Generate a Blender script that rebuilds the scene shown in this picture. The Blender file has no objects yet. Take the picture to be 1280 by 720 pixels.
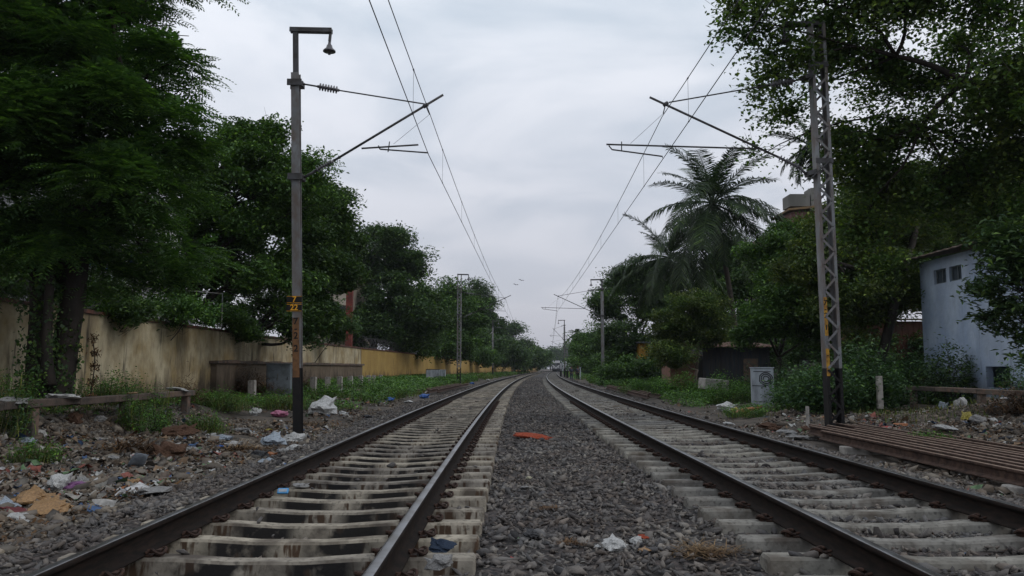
import bpy, bmesh, math, random
import numpy as np
from mathutils import Vector, Matrix, noise as mnoise

# ------------------------------------------------------------------ camera, light
SC = bpy.context.scene
COL = SC.collection
F = 995.0
HORIZON = 460.6
PITCH = math.atan((HORIZON - 360) / F)
CAM = Vector((0, 0, 1.058))            # z = 0 is the top of the rails
cd = bpy.data.cameras.new("camera"); cam = bpy.data.objects.new("camera", cd)
COL.objects.link(cam); SC.camera = cam
cam.location = CAM
cam.rotation_euler = (math.pi / 2 + PITCH, 0, 0)
cd.sensor_width = 36; cd.lens = F / 1280 * 36
cd.clip_start = 0.1; cd.clip_end = 4000
SC.view_settings.view_transform = 'Standard'
SC.view_settings.look = 'None'
SC.view_settings.exposure = 0.38
SC.view_settings.gamma = 1.0

SUN_EL, SUN_AZ = math.radians(38), math.radians(-70)
w = bpy.data.worlds.new("World"); SC.world = w; w.use_nodes = True
nt = w.node_tree; N = nt.nodes; L = nt.links
bg = N["Background"]; bg.inputs[1].default_value = 0.1
sky = N.new("ShaderNodeTexSky"); sky.sky_type = 'NISHITA'; sky.sun_disc = False
sky.sun_elevation = SUN_EL; sky.sun_rotation = SUN_AZ; sky.dust_density = 3
tc = N.new("ShaderNodeTexCoord")
sep = N.new("ShaderNodeSeparateXYZ"); L.new(tc.outputs['Generated'], sep.inputs[0])
# clouds lie on a flat layer: divide x, y by height
ad = N.new("ShaderNodeMath"); ad.operation = 'ADD'; ad.inputs[1].default_value = 0.16; L.new(sep.outputs[2], ad.inputs[0])
mx_ = N.new("ShaderNodeMath"); mx_.operation = 'MAXIMUM'; mx_.inputs[1].default_value = 0.05; L.new(ad.outputs[0], mx_.inputs[0])
dx = N.new("ShaderNodeMath"); dx.operation = 'DIVIDE'; L.new(sep.outputs[0], dx.inputs[0]); L.new(mx_.outputs[0], dx.inputs[1])
dy = N.new("ShaderNodeMath"); dy.operation = 'DIVIDE'; L.new(sep.outputs[1], dy.inputs[0]); L.new(mx_.outputs[0], dy.inputs[1])
cmb = N.new("ShaderNodeCombineXYZ"); L.new(dx.outputs[0], cmb.inputs[0]); L.new(dy.outputs[0], cmb.inputs[1])
nz = N.new("ShaderNodeTexNoise"); nz.inputs['Scale'].default_value = 1.5; nz.inputs['Detail'].default_value = 7
nz.inputs['Roughness'].default_value = 0.5; nz.inputs['Distortion'].default_value = 0.5
L.new(cmb.outputs[0], nz.inputs['Vector'])
rp = N.new("ShaderNodeValToRGB"); rp.color_ramp.interpolation = 'B_SPLINE'
rp.color_ramp.elements[0].position = 0.39; rp.color_ramp.elements[0].color = (.44, .51, .59, 1)
rp.color_ramp.elements[1].position = 0.585; rp.color_ramp.elements[1].color = (.78, .80, .85, 1)
L.new(nz.outputs[0], rp.inputs[0])
hz = N.new("ShaderNodeMapRange"); hz.inputs[1].default_value = 0.0; hz.inputs[2].default_value = 0.42; L.new(sep.outputs[2], hz.inputs[0])
hm = N.new("ShaderNodeMix"); hm.data_type = 'RGBA'; L.new(hz.outputs[0], hm.inputs[0])
hm.inputs[6].default_value = (4.2, 4.2, 4.75, 1); 
scl = N.new("ShaderNodeVectorMath"); scl.operation = 'SCALE'; scl.inputs['Scale'].default_value = 10; L.new(rp.outputs[0], scl.inputs[0]); L.new(scl.outputs[0], hm.inputs[7])
sm = N.new("ShaderNodeMix"); sm.data_type = 'RGBA'; sm.inputs[0].default_value = 0.9
L.new(sky.outputs[0], sm.inputs[6]); L.new(hm.outputs[2], sm.inputs[7])
L.new(sm.outputs[2], bg.inputs[0])
sd = bpy.data.lights.new("sun", 'SUN'); sd.energy = 0.5; sd.angle = math.radians(25); sd.color = (1, .95, .88)
so = bpy.data.objects.new("sun", sd); COL.objects.link(so)
so.rotation_euler = (math.pi / 2 - SUN_EL, 0, math.pi - SUN_AZ + math.pi)

# ------------------------------------------------------------------ helpers
R0 = random.Random(7)
def P(u, v, Y):
    """the point at depth Y seen at photograph pixel u, v (1280 x 720)"""
    xc, zc = (u - 640) / F, -(v - 360) / F
    d = Vector((xc, math.cos(PITCH) - math.sin(PITCH) * zc, math.sin(PITCH) + math.cos(PITCH) * zc))
    return CAM + d * (Y / d.y)
def ray(u, v):
    return (P(u, v, 10) - CAM) / 10

# centre line of the two tracks: heading and position along s
_S = np.arange(-40, 760, 0.5)
def _kap(s):
    k = 7.05e-4 - 4.17e-6 * s
    k = np.where(s < 0, 7.05e-4, k)
    k = np.where(s > 140, 1.0e-4, k); k = np.where(s > 270, .0014, k); k = np.where(s > 440, 0, k)
    return k
_TH = np.cumsum(_kap(_S)) * 0.5; _TH -= np.interp(0, _S, _TH); _TH += -0.0070
_CX = np.cumsum(np.sin(_TH)) * 0.5; _CX -= np.interp(0, _S, _CX)
_CY = np.cumsum(np.cos(_TH)) * 0.5; _CY -= np.interp(0, _S, _CY)
def T(c, s):
    th = np.interp(s, _S, _TH)
    return np.interp(s, _S, _CX) + c * np.cos(th), np.interp(s, _S, _CY) - c * np.sin(th), th
def XC(y): return np.interp(y, _CY, _CX)
CL, CR = -1.59, 3.08
def sstep(a, b, x):
    t = np.clip((x - a) / (b - a), 0, 1); return t * t * (3 - 2 * t)
def vnoise(x, y, sc, seed=0):
    """cheap smooth value noise, vectorised"""
    x = np.asarray(x, float) * sc + 37.1 * seed; y = np.asarray(y, float) * sc - 11.7 * seed
    xi = np.floor(x); yi = np.floor(y); fx = x - xi; fy = y - yi
    fx = fx * fx * (3 - 2 * fx); fy = fy * fy * (3 - 2 * fy)
    def h(a, b): 
        v = np.sin(a * 127.1 + b * 311.7) * 43758.5453
        return v - np.floor(v)
    return (h(xi, yi) * (1 - fx) + h(xi + 1, yi) * fx) * (1 - fy) + (h(xi, yi + 1) * (1 - fx) + h(xi + 1, yi + 1) * fx) * fy - .5
def bed_z(c, s):
    c = np.asarray(c, float)
    z = -0.30 + 0 * c
    z = np.where((c > -0.3) & (c < 1.8), -0.285, z)
    z = z - .045 * np.exp(-((c - CL) / .8) ** 2)
    z = z + .045 * np.exp(-((c - CR) / .9) ** 4) + .10 * np.exp(-((c + 2.95) / .42) ** 4) + .09 * np.exp(-((c - 4.5) / .45) ** 4)
    z = z - 0.13 * sstep(-3.0, -4.2, -(-c)) if False else z
    z = z - 0.14 * sstep(0, 1, (-3.0 - c) / 1.3) - 0.10 * sstep(0, 1, (c - 4.5) / 1.2)
    return z + .06 * vnoise(c, s, .9, 3) + .045 * vnoise(c, s, 2.3, 7)
def gz(x, y):
    """ground height"""
    x = np.asarray(x, float); y = np.asarray(y, float)
    c = x - XC(y)
    near = 1 - sstep(19, 26, y)
    left = np.interp(-c, [3.9, 5, 7.6, 8.15, 8.6, 9.3, 11, 400], [-.44, -.43, -.36, -.02, .22, .22, .15, .1]) * near + \
        np.interp(-c, [3.9, 6, 9, 11, 400], [-.40, -.24, -.05, .03, .1]) * (1 - near)
    right = np.interp(c, [5.3, 7, 10, 12.2, 12.9, 16, 20, 400], [-.42, -.38, -.34, -.20, .25, .3, .35, .3]) * near + \
        np.interp(c, [5.3, 8, 14, 18, 400], [-.40, -.32, -.15, .1, .3]) * (1 - near)
    z = np.where(c < 0, left, right)
    bump = .12 * vnoise(x, y, .55, 1) + .09 * vnoise(x, y, 1.4, 2) + .05 * vnoise(x, y, 3.7, 5)
    edge = np.where(c < 0, sstep(3.7, 5.2, -c), sstep(5.0, 6.5, c))
    z = z + bump * edge
    for (mx, my, mr, mh) in ((-6.6, 15.8, .9, .22), (-6.9, 12.6, .8, .18), (-5.6, 18.6, 1.0, .12), (-7.0, 18.2, .7, .25), (-6.6, 10.2, .7, .12), (10.8, 17.5, 1.3, .18), (11.6, 20.5, 1.2, .28), (11.6, 14.5, 1.0, .3), (9.6, 21, .9, .12)):
        z = z + mh * np.exp(-((x - mx) ** 2 + (y - my) ** 2) / mr ** 2)
    inb = (c > -3.9) & (c < 5.3)
    return np.where(inb, bed_z(c, y) - .07, z)
def gzf(x, y): return float(gz(x, y))
def G(u, v, off=0.0):
    """where the line of sight through pixel u, v meets the ground"""
    d = ray(u, v); z = -.35
    for _ in range(30):
        t = (z + off - CAM.z) / d.z if d.z < -1e-4 else 200
        p = CAM + d * t
        z = .5 * z + .5 * gzf(p.x, p.y)
    p.z = gzf(p.x, p.y)
    return p

def tag(o, label=None, cat=None, group=None, kind=None):
    if label: o['label'] = label
    if cat: o['category'] = cat
    if group: o['group'] = group
    if kind: o['kind'] = kind
    return o
def thing(name, label, cat, loc=(0, 0, 0), rz=0, group=None):
    o = bpy.data.objects.new(name, None); COL.objects.link(o)
    o.location = loc; o.rotation_euler = (0, 0, rz); o.empty_display_size = .3
    return tag(o, label, cat, group)
def link(name, me, mat=None, parent=None, loc=None, smooth=False):
    if mat is not None:
        for m in (mat if isinstance(mat, (list, tuple)) else [mat]): me.materials.append(m)
    o = bpy.data.objects.new(name, me); COL.objects.link(o)
    if parent is not None: o.parent = parent
    if loc is not None: o.location = loc
    if smooth:
        me.polygons.foreach_set('use_smooth', [True] * len(me.polygons))
    return o
def np_mesh(name, V, Fc, mi=None):
    V = np.asarray(V, np.float32); Fc = np.asarray(Fc, np.int32)
    k = Fc.shape[1]
    me = bpy.data.meshes.new(name)
    me.vertices.add(len(V)); me.vertices.foreach_set('co', V.ravel())
    me.loops.add(Fc.size); me.loops.foreach_set('vertex_index', Fc.ravel())
    me.polygons.add(len(Fc)); me.polygons.foreach_set('loop_start', np.arange(0, Fc.size, k, dtype=np.int32))
    me.polygons.foreach_set('loop_total', np.full(len(Fc), k, np.int32))
    if mi is not None: me.polygons.foreach_set('material_index', np.asarray(mi, np.int32))
    me.update(calc_edges=True)
    return me
class MB:
    def __init__(s): s.v = []; s.f = []; s.mi = []
    def add(s, vs, fs, m=0):
        b = len(s.v); s.v += [tuple(v) for v in vs]; s.f += [tuple(b + i for i in f) for f in fs]; s.mi += [m] * len(fs)
    def box(s, x0, x1, y0, y1, z0, z1, m=0, M=None):
        vs = [Vector((x, y, z)) for z in (z0, z1) for y in (y0, y1) for x in (x0, x1)]
        if M is not None: vs = [M @ v for v in vs]
        s.add(vs, [(0, 2, 3, 1), (4, 5, 7, 6), (0, 1, 5, 4), (2, 6, 7, 3), (0, 4, 6, 2), (1, 3, 7, 5)], m)
    def beam(s, a, b, w_, h_, up=(0, 0, 1), m=0):
        a = Vector(a); b = Vector(b); d = (b - a); l = d.length; d.normalize()
        up = Vector(up)
        sx = d.cross(up)
        if sx.length < 1e-3: sx = d.cross(Vector((0, 1, 0)))
        sx.normalize(); sz = sx.cross(d)
        vs = []
        for q in (a, b):
            for i, j in ((-1, -1), (1, -1), (1, 1), (-1, 1)): vs.append(q + sx * (i * w_ / 2) + sz * (j * h_ / 2))
        s.add(vs, [(0, 1, 2, 3), (4, 7, 6, 5), (0, 4, 5, 1), (1, 5, 6, 2), (2, 6, 7, 3), (3, 7, 4, 0)], m)
    def tube(s, pts, rad, n=8, m=0, cap=True):
        pts = [Vector(p) for p in pts]
        if not isinstance(rad, (list, tuple)): rad = [rad] * len(pts)
        b = len(s.v); ref = None
        for i, p in enumerate(pts):
            d = (pts[min(i + 1, len(pts) - 1)] - pts[max(i - 1, 0)])
            if d.length < 1e-9: d = Vector((0, 0, 1))
            d.normalize()
            if ref is None: ref = d.orthogonal()
            ref = (ref - d * ref.dot(d))
            if ref.length < 1e-6: ref = d.orthogonal()
            ref.normalize(); c = d.cross(ref)
            for k in range(n):
                a = 2 * math.pi * k / n
                s.v.append(tuple(p + (ref * math.cos(a) + c * math.sin(a)) * rad[i]))
        for i in range(len(pts) - 1):
            for k in range(n):
                k2 = (k + 1) % n
                s.f.append((b + i * n + k, b + i * n + k2, b + (i + 1) * n + k2, b + (i + 1) * n + k)); s.mi.append(m)
        if cap:
            s.f.append(tuple(b + k for k in reversed(range(n)))); s.mi.append(m)
            e = b + (len(pts) - 1) * n
            s.f.append(tuple(e + k for k in range(n))); s.mi.append(m)
    def lathe(s, prof, M=None, n=14, m=0):
        b = len(s.v)
        for r, z in prof:
            for k in range(n):
                a = 2 * math.pi * k / n; v = Vector((r * math.cos(a), r * math.sin(a), z))
                s.v.append(tuple(M @ v if M is not None else v))
        for i in range(len(prof) - 1):
            for k in range(n):
                k2 = (k + 1) % n
                s.f.append((b + i * n + k, b + i * n + k2, b + (i + 1) * n + k2, b + (i + 1) * n + k)); s.mi.append(m)
    def build(s, name, mat, parent=None, smooth=False, bevel=0, loc=None):
        me = bpy.data.meshes.new(name); me.from_pydata(s.v, [], s.f); me.update()
        if any(s.mi): me.polygons.foreach_set('material_index', s.mi)
        o = link(name, me, mat, parent, loc, smooth)
        if bevel:
            md = o.modifiers.new('bevel', 'BEVEL'); md.width = bevel; md.segments = 2; md.limit_method = 'ANGLE'
        return o

# ------------------------------------------------------------------ materials
MATS = {}
def mat(name, col, rough=.85, metal=0, var=None, scale=6, bump=0, bscale=40, island=None, coord='Object', spec=.3, fac=(.4, .62), detail=6, stretch=None, transl=0):
    """Principled material: a noise blend of two colours, per-island variation, bump"""
    if name in MATS: return MATS[name]
    m = bpy.data.materials.new(name); m.use_nodes = True
    nt = m.node_tree; n = nt.nodes; l = nt.links; p = n['Principled BSDF']; out = n['Material Output']
    p.inputs['Roughness'].default_value = rough; p.inputs['Metallic'].default_value = metal
    p.inputs['Specular IOR Level'].default_value = spec
    tc = n.new('ShaderNodeTexCoord'); mp = n.new('ShaderNodeMapping'); l.new(tc.outputs[coord], mp.inputs[0])
    if stretch: mp.inputs['Scale'].default_value = stretch
    cur = None
    rgb = n.new('ShaderNodeRGB'); rgb.outputs[0].default_value = (*col, 1); cur = rgb.outputs[0]
    if var is not None:
        vs = var if isinstance(var, list) else [var]
        for i, vc in enumerate(vs):
            z = n.new('ShaderNodeTexNoise'); z.inputs['Scale'].default_value = scale * (1 + .9 * i); z.inputs['Detail'].default_value = detail
            z.inputs['Roughness'].default_value = .62
            off = n.new('ShaderNodeVectorMath'); off.operation = 'ADD'; off.inputs[1].default_value = (i * 13.7, i * 5.1, i * 9.3)
            l.new(mp.outputs[0], off.inputs[0]); l.new(off.outputs[0], z.inputs['Vector'])
            r = n.new('ShaderNodeMapRange'); r.inputs[1].default_value = fac[0]; r.inputs[2].default_value = fac[1]; l.new(z.outputs[0], r.inputs[0])
            mx = n.new('ShaderNodeMix'); mx.data_type = 'RGBA'; l.new(r.outputs[0], mx.inputs[0]); l.new(cur, mx.inputs[6])
            mx.inputs[7].default_value = (*vc, 1); cur = mx.outputs[2]
    if island is not None:
        g = n.new('ShaderNodeNewGeometry'); cr = n.new('ShaderNodeValToRGB'); l.new(g.outputs['Random Per Island'], cr.inputs[0])
        els = cr.color_ramp.elements
        while len(els) < len(island): els.new(.5)
        for i, e in enumerate(island):
            els[i].position = i / max(1, len(island) - 1); els[i].color = (*e, 1)
        mx = n.new('ShaderNodeMix'); mx.data_type = 'RGBA'; mx.blend_type = 'MULTIPLY'; mx.inputs[0].default_value = 1
        l.new(cur, mx.inputs[6]); l.new(cr.outputs[0], mx.inputs[7]); cur = mx.outputs[2]
    l.new(cur, p.inputs['Base Color'])
    if bump:
        z = n.new('ShaderNodeTexNoise'); z.inputs['Scale'].default_value = bscale; z.inputs['Detail'].default_value = 5; l.new(mp.outputs[0], z.inputs['Vector'])
        b = n.new('ShaderNodeBump'); b.inputs['Strength'].default_value = bump; b.inputs['Distance'].default_value = .02
        l.new(z.outputs[0], b.inputs['Height']); l.new(b.outputs[0], p.inputs['Normal'])
    if transl:
        t = n.new('ShaderNodeBsdfTranslucent'); br = n.new('ShaderNodeMix'); br.data_type = 'RGBA'; br.blend_type = 'MULTIPLY'; br.inputs[0].default_value = 1
        l.new(cur, br.inputs[6]); br.inputs[7].default_value = (1.3, 1.5, .6, 1); l.new(br.outputs[2], t.inputs[0])
        ms = n.new('ShaderNodeMixShader'); ms.inputs[0].default_value = transl
        l.new(p.outputs[0], ms.inputs[1]); l.new(t.outputs[0], ms.inputs[2]); l.new(ms.outputs[0], out.inputs[0])
    m.cycles.emission_sampling = 'NONE' if hasattr(m.cycles, 'emission_sampling') else None
    MATS[name] = m
    return m
ISL = [(.38, .38, .40), (.7, .7, .7), (1, 1, 1), (1.3, 1.22, 1.12), (.55, .57, .62), (1.75, 1.68, 1.55), (.82, .74, .68), (1.1, 1.1, 1.1)]
LISL = [(.5, .55, .6), (.8, .8, .8), (1, 1, 1), (1.25, 1.25, .9), (.7, .8, .8), (1.3, 1.2, .8), (2.6, 2.3, 1.2)]  # random leaf tints; the brightest paints lit leaf-tip highlights into the colour
m_ground = mat('earth', (.075, .06, .047), var=[(.12, .098, .078), (.04, .034, .028)], scale=1.6, bump=.9, bscale=9)
m_bed = mat('ballast_bed', (.042, .035, .033), var=[(.085, .068, .062), (.02, .019, .019)], scale=9, bump=1, bscale=26, fac=(.42, .58))
m_stone = mat('ballast_stone', (.118, .116, .118), var=[(.170, .162, .152), (.105, .092, .085)], scale=.8, island=ISL, rough=.9, bump=.3, bscale=60)
m_rubble = mat('rubble', (.15, .128, .105), var=[(.075, .058, .045), (.17, .155, .135)], scale=.9, island=ISL, rough=.95, bump=.3)
m_foot = mat('rail_side', (.010, .008, .007), rough=.85, var=[(.022, .015, .012)], scale=7, stretch=(1, 1, 6), spec=.12, bump=.1)
m_head = mat('rail_head', (.24, .24, .25), rough=.36, metal=.9, var=[(.13, .12, .11)], scale=3, spec=.4)
m_rust = mat('rust', (.050, .028, .021), rough=.9, var=[(.024, .015, .012), (.085, .052, .038)], scale=5, bump=.3)
m_rusth = mat('rust_head', (.17, .115, .085), rough=.85, var=[(.10, .06, .045), (.24, .18, .14)], scale=6)
m_clip = mat('clip_iron', (.055, .028, .019), rough=.75, var=[(.025, .016, .013)], scale=30, metal=.2)
m_steel = mat('galvanised_steel', (.24, .25, .26), rough=.6, var=[(.17, .175, .18), (.15, .125, .11)], scale=2.2, metal=.25, stretch=(1, 1, .5))
m_steel_d = mat('dark_steel', (.085, .085, .09), rough=.6, var=[(.05, .045, .042)], scale=4, metal=.2)
m_black = mat('black_paint', (.006, .006, .007), rough=.7, var=[(.014, .012, .011)], scale=5)
m_yellow = mat('yellow_paint', (.50, .27, .03), rough=.7, var=[(.22, .11, .03)], scale=7)
m_rustband = mat('rusty_paint', (.20, .10, .045), rough=.85, var=[(.10, .055, .03)], scale=6)
m_orange = mat('orange_digit', (.75, .36, .02), rough=.6)
m_porc = mat('porcelain', (.10, .095, .105), rough=.3, spec=.5)
m_wire = mat('wire', (.05, .05, .055), rough=.5, metal=.5)
m_conc = mat('concrete', (.29, .275, .25), var=[(.17, .155, .14), (.38, .36, .33)], scale=3, bump=.25, bscale=30)
m_concd = mat('dark_concrete', (.125, .11, .095), var=[(.055, .048, .042), (.17, .11, .08)], scale=2.5, bump=.4, bscale=14)
m_bark = mat('bark', (.036, .029, .024), var=[(.018, .015, .013)], scale=5, bump=.8, bscale=10, stretch=(1, 1, .25))
m_barkp = mat('pale_bark', (.17, .145, .12), var=[(.09, .075, .06)], scale=4, bump=.6, bscale=12, stretch=(1, 1, .3))
m_palmt = mat('palm_bark', (.07, .058, .048), var=[(.035, .03, .025)], scale=3, bump=.6, bscale=6, stretch=(.2, .2, 3))

def leaf(name, col, dry=None, tr=.22):
    c2 = tuple(x * .55 for x in col)
    return mat(name, col, rough=.55, var=[c2] if dry is None else [c2, dry], scale=.55, island=LISL, transl=tr, spec=.25, detail=3)
m_lf_near = leaf('leaf_feathery', (.072, .150, .048))
m_lf_mid = leaf('leaf_dark', (.058, .108, .042))
m_lf_mid2 = leaf('leaf_green', (.074, .145, .046))
m_lf_brown = leaf('leaf_olive', (.072, .128, .042), dry=(.090, .118, .042))
m_lf_right = leaf('leaf_small', (.078, .150, .052), dry=(.095, .135, .050), tr=.32)
m_lf_light = leaf('leaf_light', (.07, .125, .065))
m_lf_palm = leaf('palm_leaf', (.032, .060, .024), tr=.1)
m_weed = leaf('weed', (.085, .18, .048))
m_weedb = leaf('weed_blue', (.065, .130, .065))
m_grass = mat('grass_blade', (.08, .125, .035), island=LISL, var=[(.09, .085, .04)], scale=1.2, transl=.15)
m_drygrass = mat('straw', (.20, .135, .07), island=ISL, var=[(.10, .06, .03)], scale=3)
m_dryleaf = mat('dry_leaf', (.13, .075, .035), island=ISL, var=[(.07, .04, .02)], scale=3)

def sleeper_mat(name, base, stained):
    m = bpy.data.materials.new(name); m.use_nodes = True; nt = m.node_tree; n = nt.nodes; l = nt.links; p = n['Principled BSDF']
    p.inputs['Roughness'].default_value = .9; p.inputs['Specular IOR Level'].default_value = .2
    tc = n.new('ShaderNodeTexCoord'); oi = n.new('ShaderNodeObjectInfo')
    mul = n.new('ShaderNodeMath'); mul.operation = 'MULTIPLY'; mul.inputs[1].default_value = 40; l.new(oi.outputs['Random'], mul.inputs[0])
    off = n.new('ShaderNodeVectorMath'); off.operation = 'ADD'; l.new(tc.outputs['Object'], off.inputs[0]); l.new(mul.outputs[0], off.inputs[1])
    def nz(scale, st, lo, hi, src=off.outputs[0], det=5):
        mp = n.new('ShaderNodeMapping'); mp.inputs['Scale'].default_value = st; l.new(src, mp.inputs[0])
        z = n.new('ShaderNodeTexNoise'); z.inputs['Scale'].default_value = scale; z.inputs['Detail'].default_value = det; l.new(mp.outputs[0], z.inputs['Vector'])
        r = n.new('ShaderNodeMapRange'); r.inputs[1].default_value = lo; r.inputs[2].default_value = hi; l.new(z.outputs[0], r.inputs[0]); return r.outputs[0]
    def mix(f, a, b):
        mx = n.new('ShaderNodeMix'); mx.data_type = 'RGBA'; l.new(f, mx.inputs[0])
        if isinstance(a, tuple): mx.inputs[6].default_value = (*a, 1)
        else: l.new(a, mx.inputs[6])
        mx.inputs[7].default_value = (*b, 1); return mx.outputs[2]
    cur = mix(nz(5, (1, 1, 1), .38, .65), base, tuple(x * .62 for x in base))
    cur = mix(nz(26, (1, 1, 1), .52, .7), cur, tuple(x * .4 for x in base))
    cur = mix(nz(3.2, (1, 1, 1), .48, .66), cur, (.10, .085, .072))
    sp = n.new('ShaderNodeSeparateXYZ'); l.new(tc.outputs['Object'], sp.inputs[0])
    if stained:
        drip = nz(17, (1, .6, .12), .52, .60, det=3)
        # drips only on the vertical faces
        g = n.new('ShaderNodeNewGeometry'); sg = n.new('ShaderNodeSeparateXYZ'); l.new(g.outputs['Normal'], sg.inputs[0])
        fl = n.new('ShaderNodeMapRange'); fl.inputs[1].default_value = .75; fl.inputs[2].default_value = .45; l.new(sg.outputs[2], fl.inputs[0])
        mm = n.new('ShaderNodeMath'); mm.operation = 'MULTIPLY'; l.new(drip, mm.inputs[0]); l.new(fl.outputs[0], mm.inputs[1])
        cur = mix(mm.outputs[0], cur, (.07, .045, .03))
        # oil-black patches either side of the middle, on the flanks
        ax = n.new('ShaderNodeMath'); ax.operation = 'ABSOLUTE'; l.new(sp.outputs[0], ax.inputs[0])
        s1 = n.new('ShaderNodeMath'); s1.operation = 'SUBTRACT'; s1.inputs[1].default_value = .36; l.new(ax.outputs[0], s1.inputs[0])
        a1 = n.new('ShaderNodeMath'); a1.operation = 'ABSOLUTE'; l.new(s1.outputs[0], a1.inputs[0])
        r1 = n.new('ShaderNodeMapRange'); r1.inputs[1].default_value = .30; r1.inputs[2].default_value = .16; l.new(a1.outputs[0], r1.inputs[0])
        r2 = nz(6, (1, 1, 1), .30, .48)
        m1 = n.new('ShaderNodeMath'); m1.operation = 'MULTIPLY'; l.new(r1.outputs[0], m1.inputs[0]); l.new(r2, m1.inputs[1])
        m2 = n.new('ShaderNodeMath'); m2.operation = 'MULTIPLY'; l.new(m1.outputs[0], m2.inputs[0]); l.new(fl.outputs[0], m2.inputs[1])
        cur = mix(m2.outputs[0], cur, (.018, .017, .017))
    bt = n.new('ShaderNodeMix'); bt.data_type = 'RGBA'; bt.blend_type = 'MULTIPLY'; bt.inputs[0].default_value = 1; l.new(cur, bt.inputs[6])
    rr = n.new('ShaderNodeValToRGB'); rr.color_ramp.elements[0].color = (.72, .72, .74, 1); rr.color_ramp.elements[1].color = (1.1, 1.08, 1.02, 1)
    l.new(oi.outputs['Random'], rr.inputs[0]); l.new(rr.outputs[0], bt.inputs[7]); l.new(bt.outputs[2], p.inputs['Base Color'])
    z = n.new('ShaderNodeTexNoise'); z.inputs['Scale'].default_value = 45; l.new(tc.outputs['Object'], z.inputs['Vector'])
    b = n.new('ShaderNodeBump'); b.inputs['Strength'].default_value = .3; b.inputs['Distance'].default_value = .01; l.new(z.outputs[0], b.inputs['Height']); l.new(b.outputs[0], p.inputs['Normal'])
    return m
m_slL = sleeper_mat('limewashed_sleeper', (.37, .335, .28), True)
m_slR = sleeper_mat('grey_sleeper', (.29, .28, .255), False)

def plaster(name, base, dirt, moss, streak=.5, patch=None):
    m = bpy.data.materials.new(name); m.use_nodes = True; nt = m.node_tree; n = nt.nodes; l = nt.links; p = n['Principled BSDF']
    p.inputs['Roughness'].default_value = .93; p.inputs['Specular IOR Level'].default_value = .15
    tc = n.new('ShaderNodeTexCoord')
    def nz(scale, st, lo, hi, det=6):
        mp = n.new('ShaderNodeMapping'); mp.inputs['Scale'].default_value = st; l.new(tc.outputs['Object'], mp.inputs[0])
        z = n.new('ShaderNodeTexNoise'); z.inputs['Scale'].default_value = scale; z.inputs['Detail'].default_value = det; z.inputs['Roughness'].default_value = .6; l.new(mp.outputs[0], z.inputs['Vector'])
        r = n.new('ShaderNodeMapRange'); r.inputs[1].default_value = lo; r.inputs[2].default_value = hi; l.new(z.outputs[0], r.inputs[0]); return r.outputs[0]
    def mix(f, a, b):
        mx = n.new('ShaderNodeMix'); mx.data_type = 'RGBA'; l.new(f, mx.inputs[0])
        if isinstance(a, tuple): mx.inputs[6].default_value = (*a, 1)
        else: l.new(a, mx.inputs[6])
        mx.inputs[7].default_value = (*b, 1); return mx.outputs[2]
    def mulf(a, k):
        q = n.new('ShaderNodeMath'); q.operation = 'MULTIPLY'; l.new(a, q.inputs[0])
        if isinstance(k, float): q.inputs[1].default_value = k
        else: l.new(k, q.inputs[1])
        return q.outputs[0]
    cur = mix(nz(.8, (1, 1, 1), .4, .62), base, patch or tuple(x * .75 for x in base))
    cur = mix(mulf(nz(5, (1, 1, .5), .45, .7), .5), cur, dirt)
    cur = mix(mulf(nz(.9, (1, 1, .35), .50, .66), streak), cur, dirt)
    cur = mix(mulf(nz(3.2, (1, 1, .16), .60, .70, 4), streak), cur, moss)
    sp = n.new('ShaderNodeSeparateXYZ'); l.new(tc.outputs['Object'], sp.inputs[0])
    # rising damp near the foot, uneven
    z2 = nz(1.6, (1, 1, .4), .3, .7)
    ad = n.new('ShaderNodeMath'); ad.operation = 'ADD'; l.new(sp.outputs[2], ad.inputs[0]); l.new(z2, ad.inputs[1])
    r = n.new('ShaderNodeMapRange'); r.inputs[1].default_value = 1.35; r.inputs[2].default_value = .75; l.new(ad.outputs[0], r.inputs[0])
    cur = mix(mulf(r.outputs[0], .85), cur, moss)
    l.new(cur, p.inputs['Base Color'])
    z = n.new('ShaderNodeTexNoise'); z.inputs['Scale'].default_value = 9; z.inputs['Detail'].default_value = 8; l.new(tc.outputs['Object'], z.inputs['Vector'])
    b = n.new('ShaderNodeBump'); b.inputs['Strength'].default_value = .5; b.inputs['Distance'].default_value = .02; l.new(z.outputs[0], b.inputs['Height']); l.new(b.outputs[0], p.inputs['Normal'])
    return m
m_wallA = plaster('pale_plaster', (.52, .45, .31), (.17, .135, .09), (.035, .03, .025), .85, (.33, .25, .13))
m_wallB = plaster('yellow_plaster', (.42, .29, .10), (.30, .19, .07), (.11, .075, .04), .55, (.36, .24, .085))
m_plinth = plaster('brown_plinth', (.20, .155, .115), (.09, .065, .045), (.05, .04, .03), .5)
m_cope = mat('coping', (.075, .048, .038), var=[(.035, .03, .026), (.15, .06, .042)], scale=2, bump=.6, bscale=12)
m_blue = plaster('blue_limewash', (.42, .50, .61), (.28, .33, .41), (.10, .11, .125), .42, (.31, .39, .53))

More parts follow.
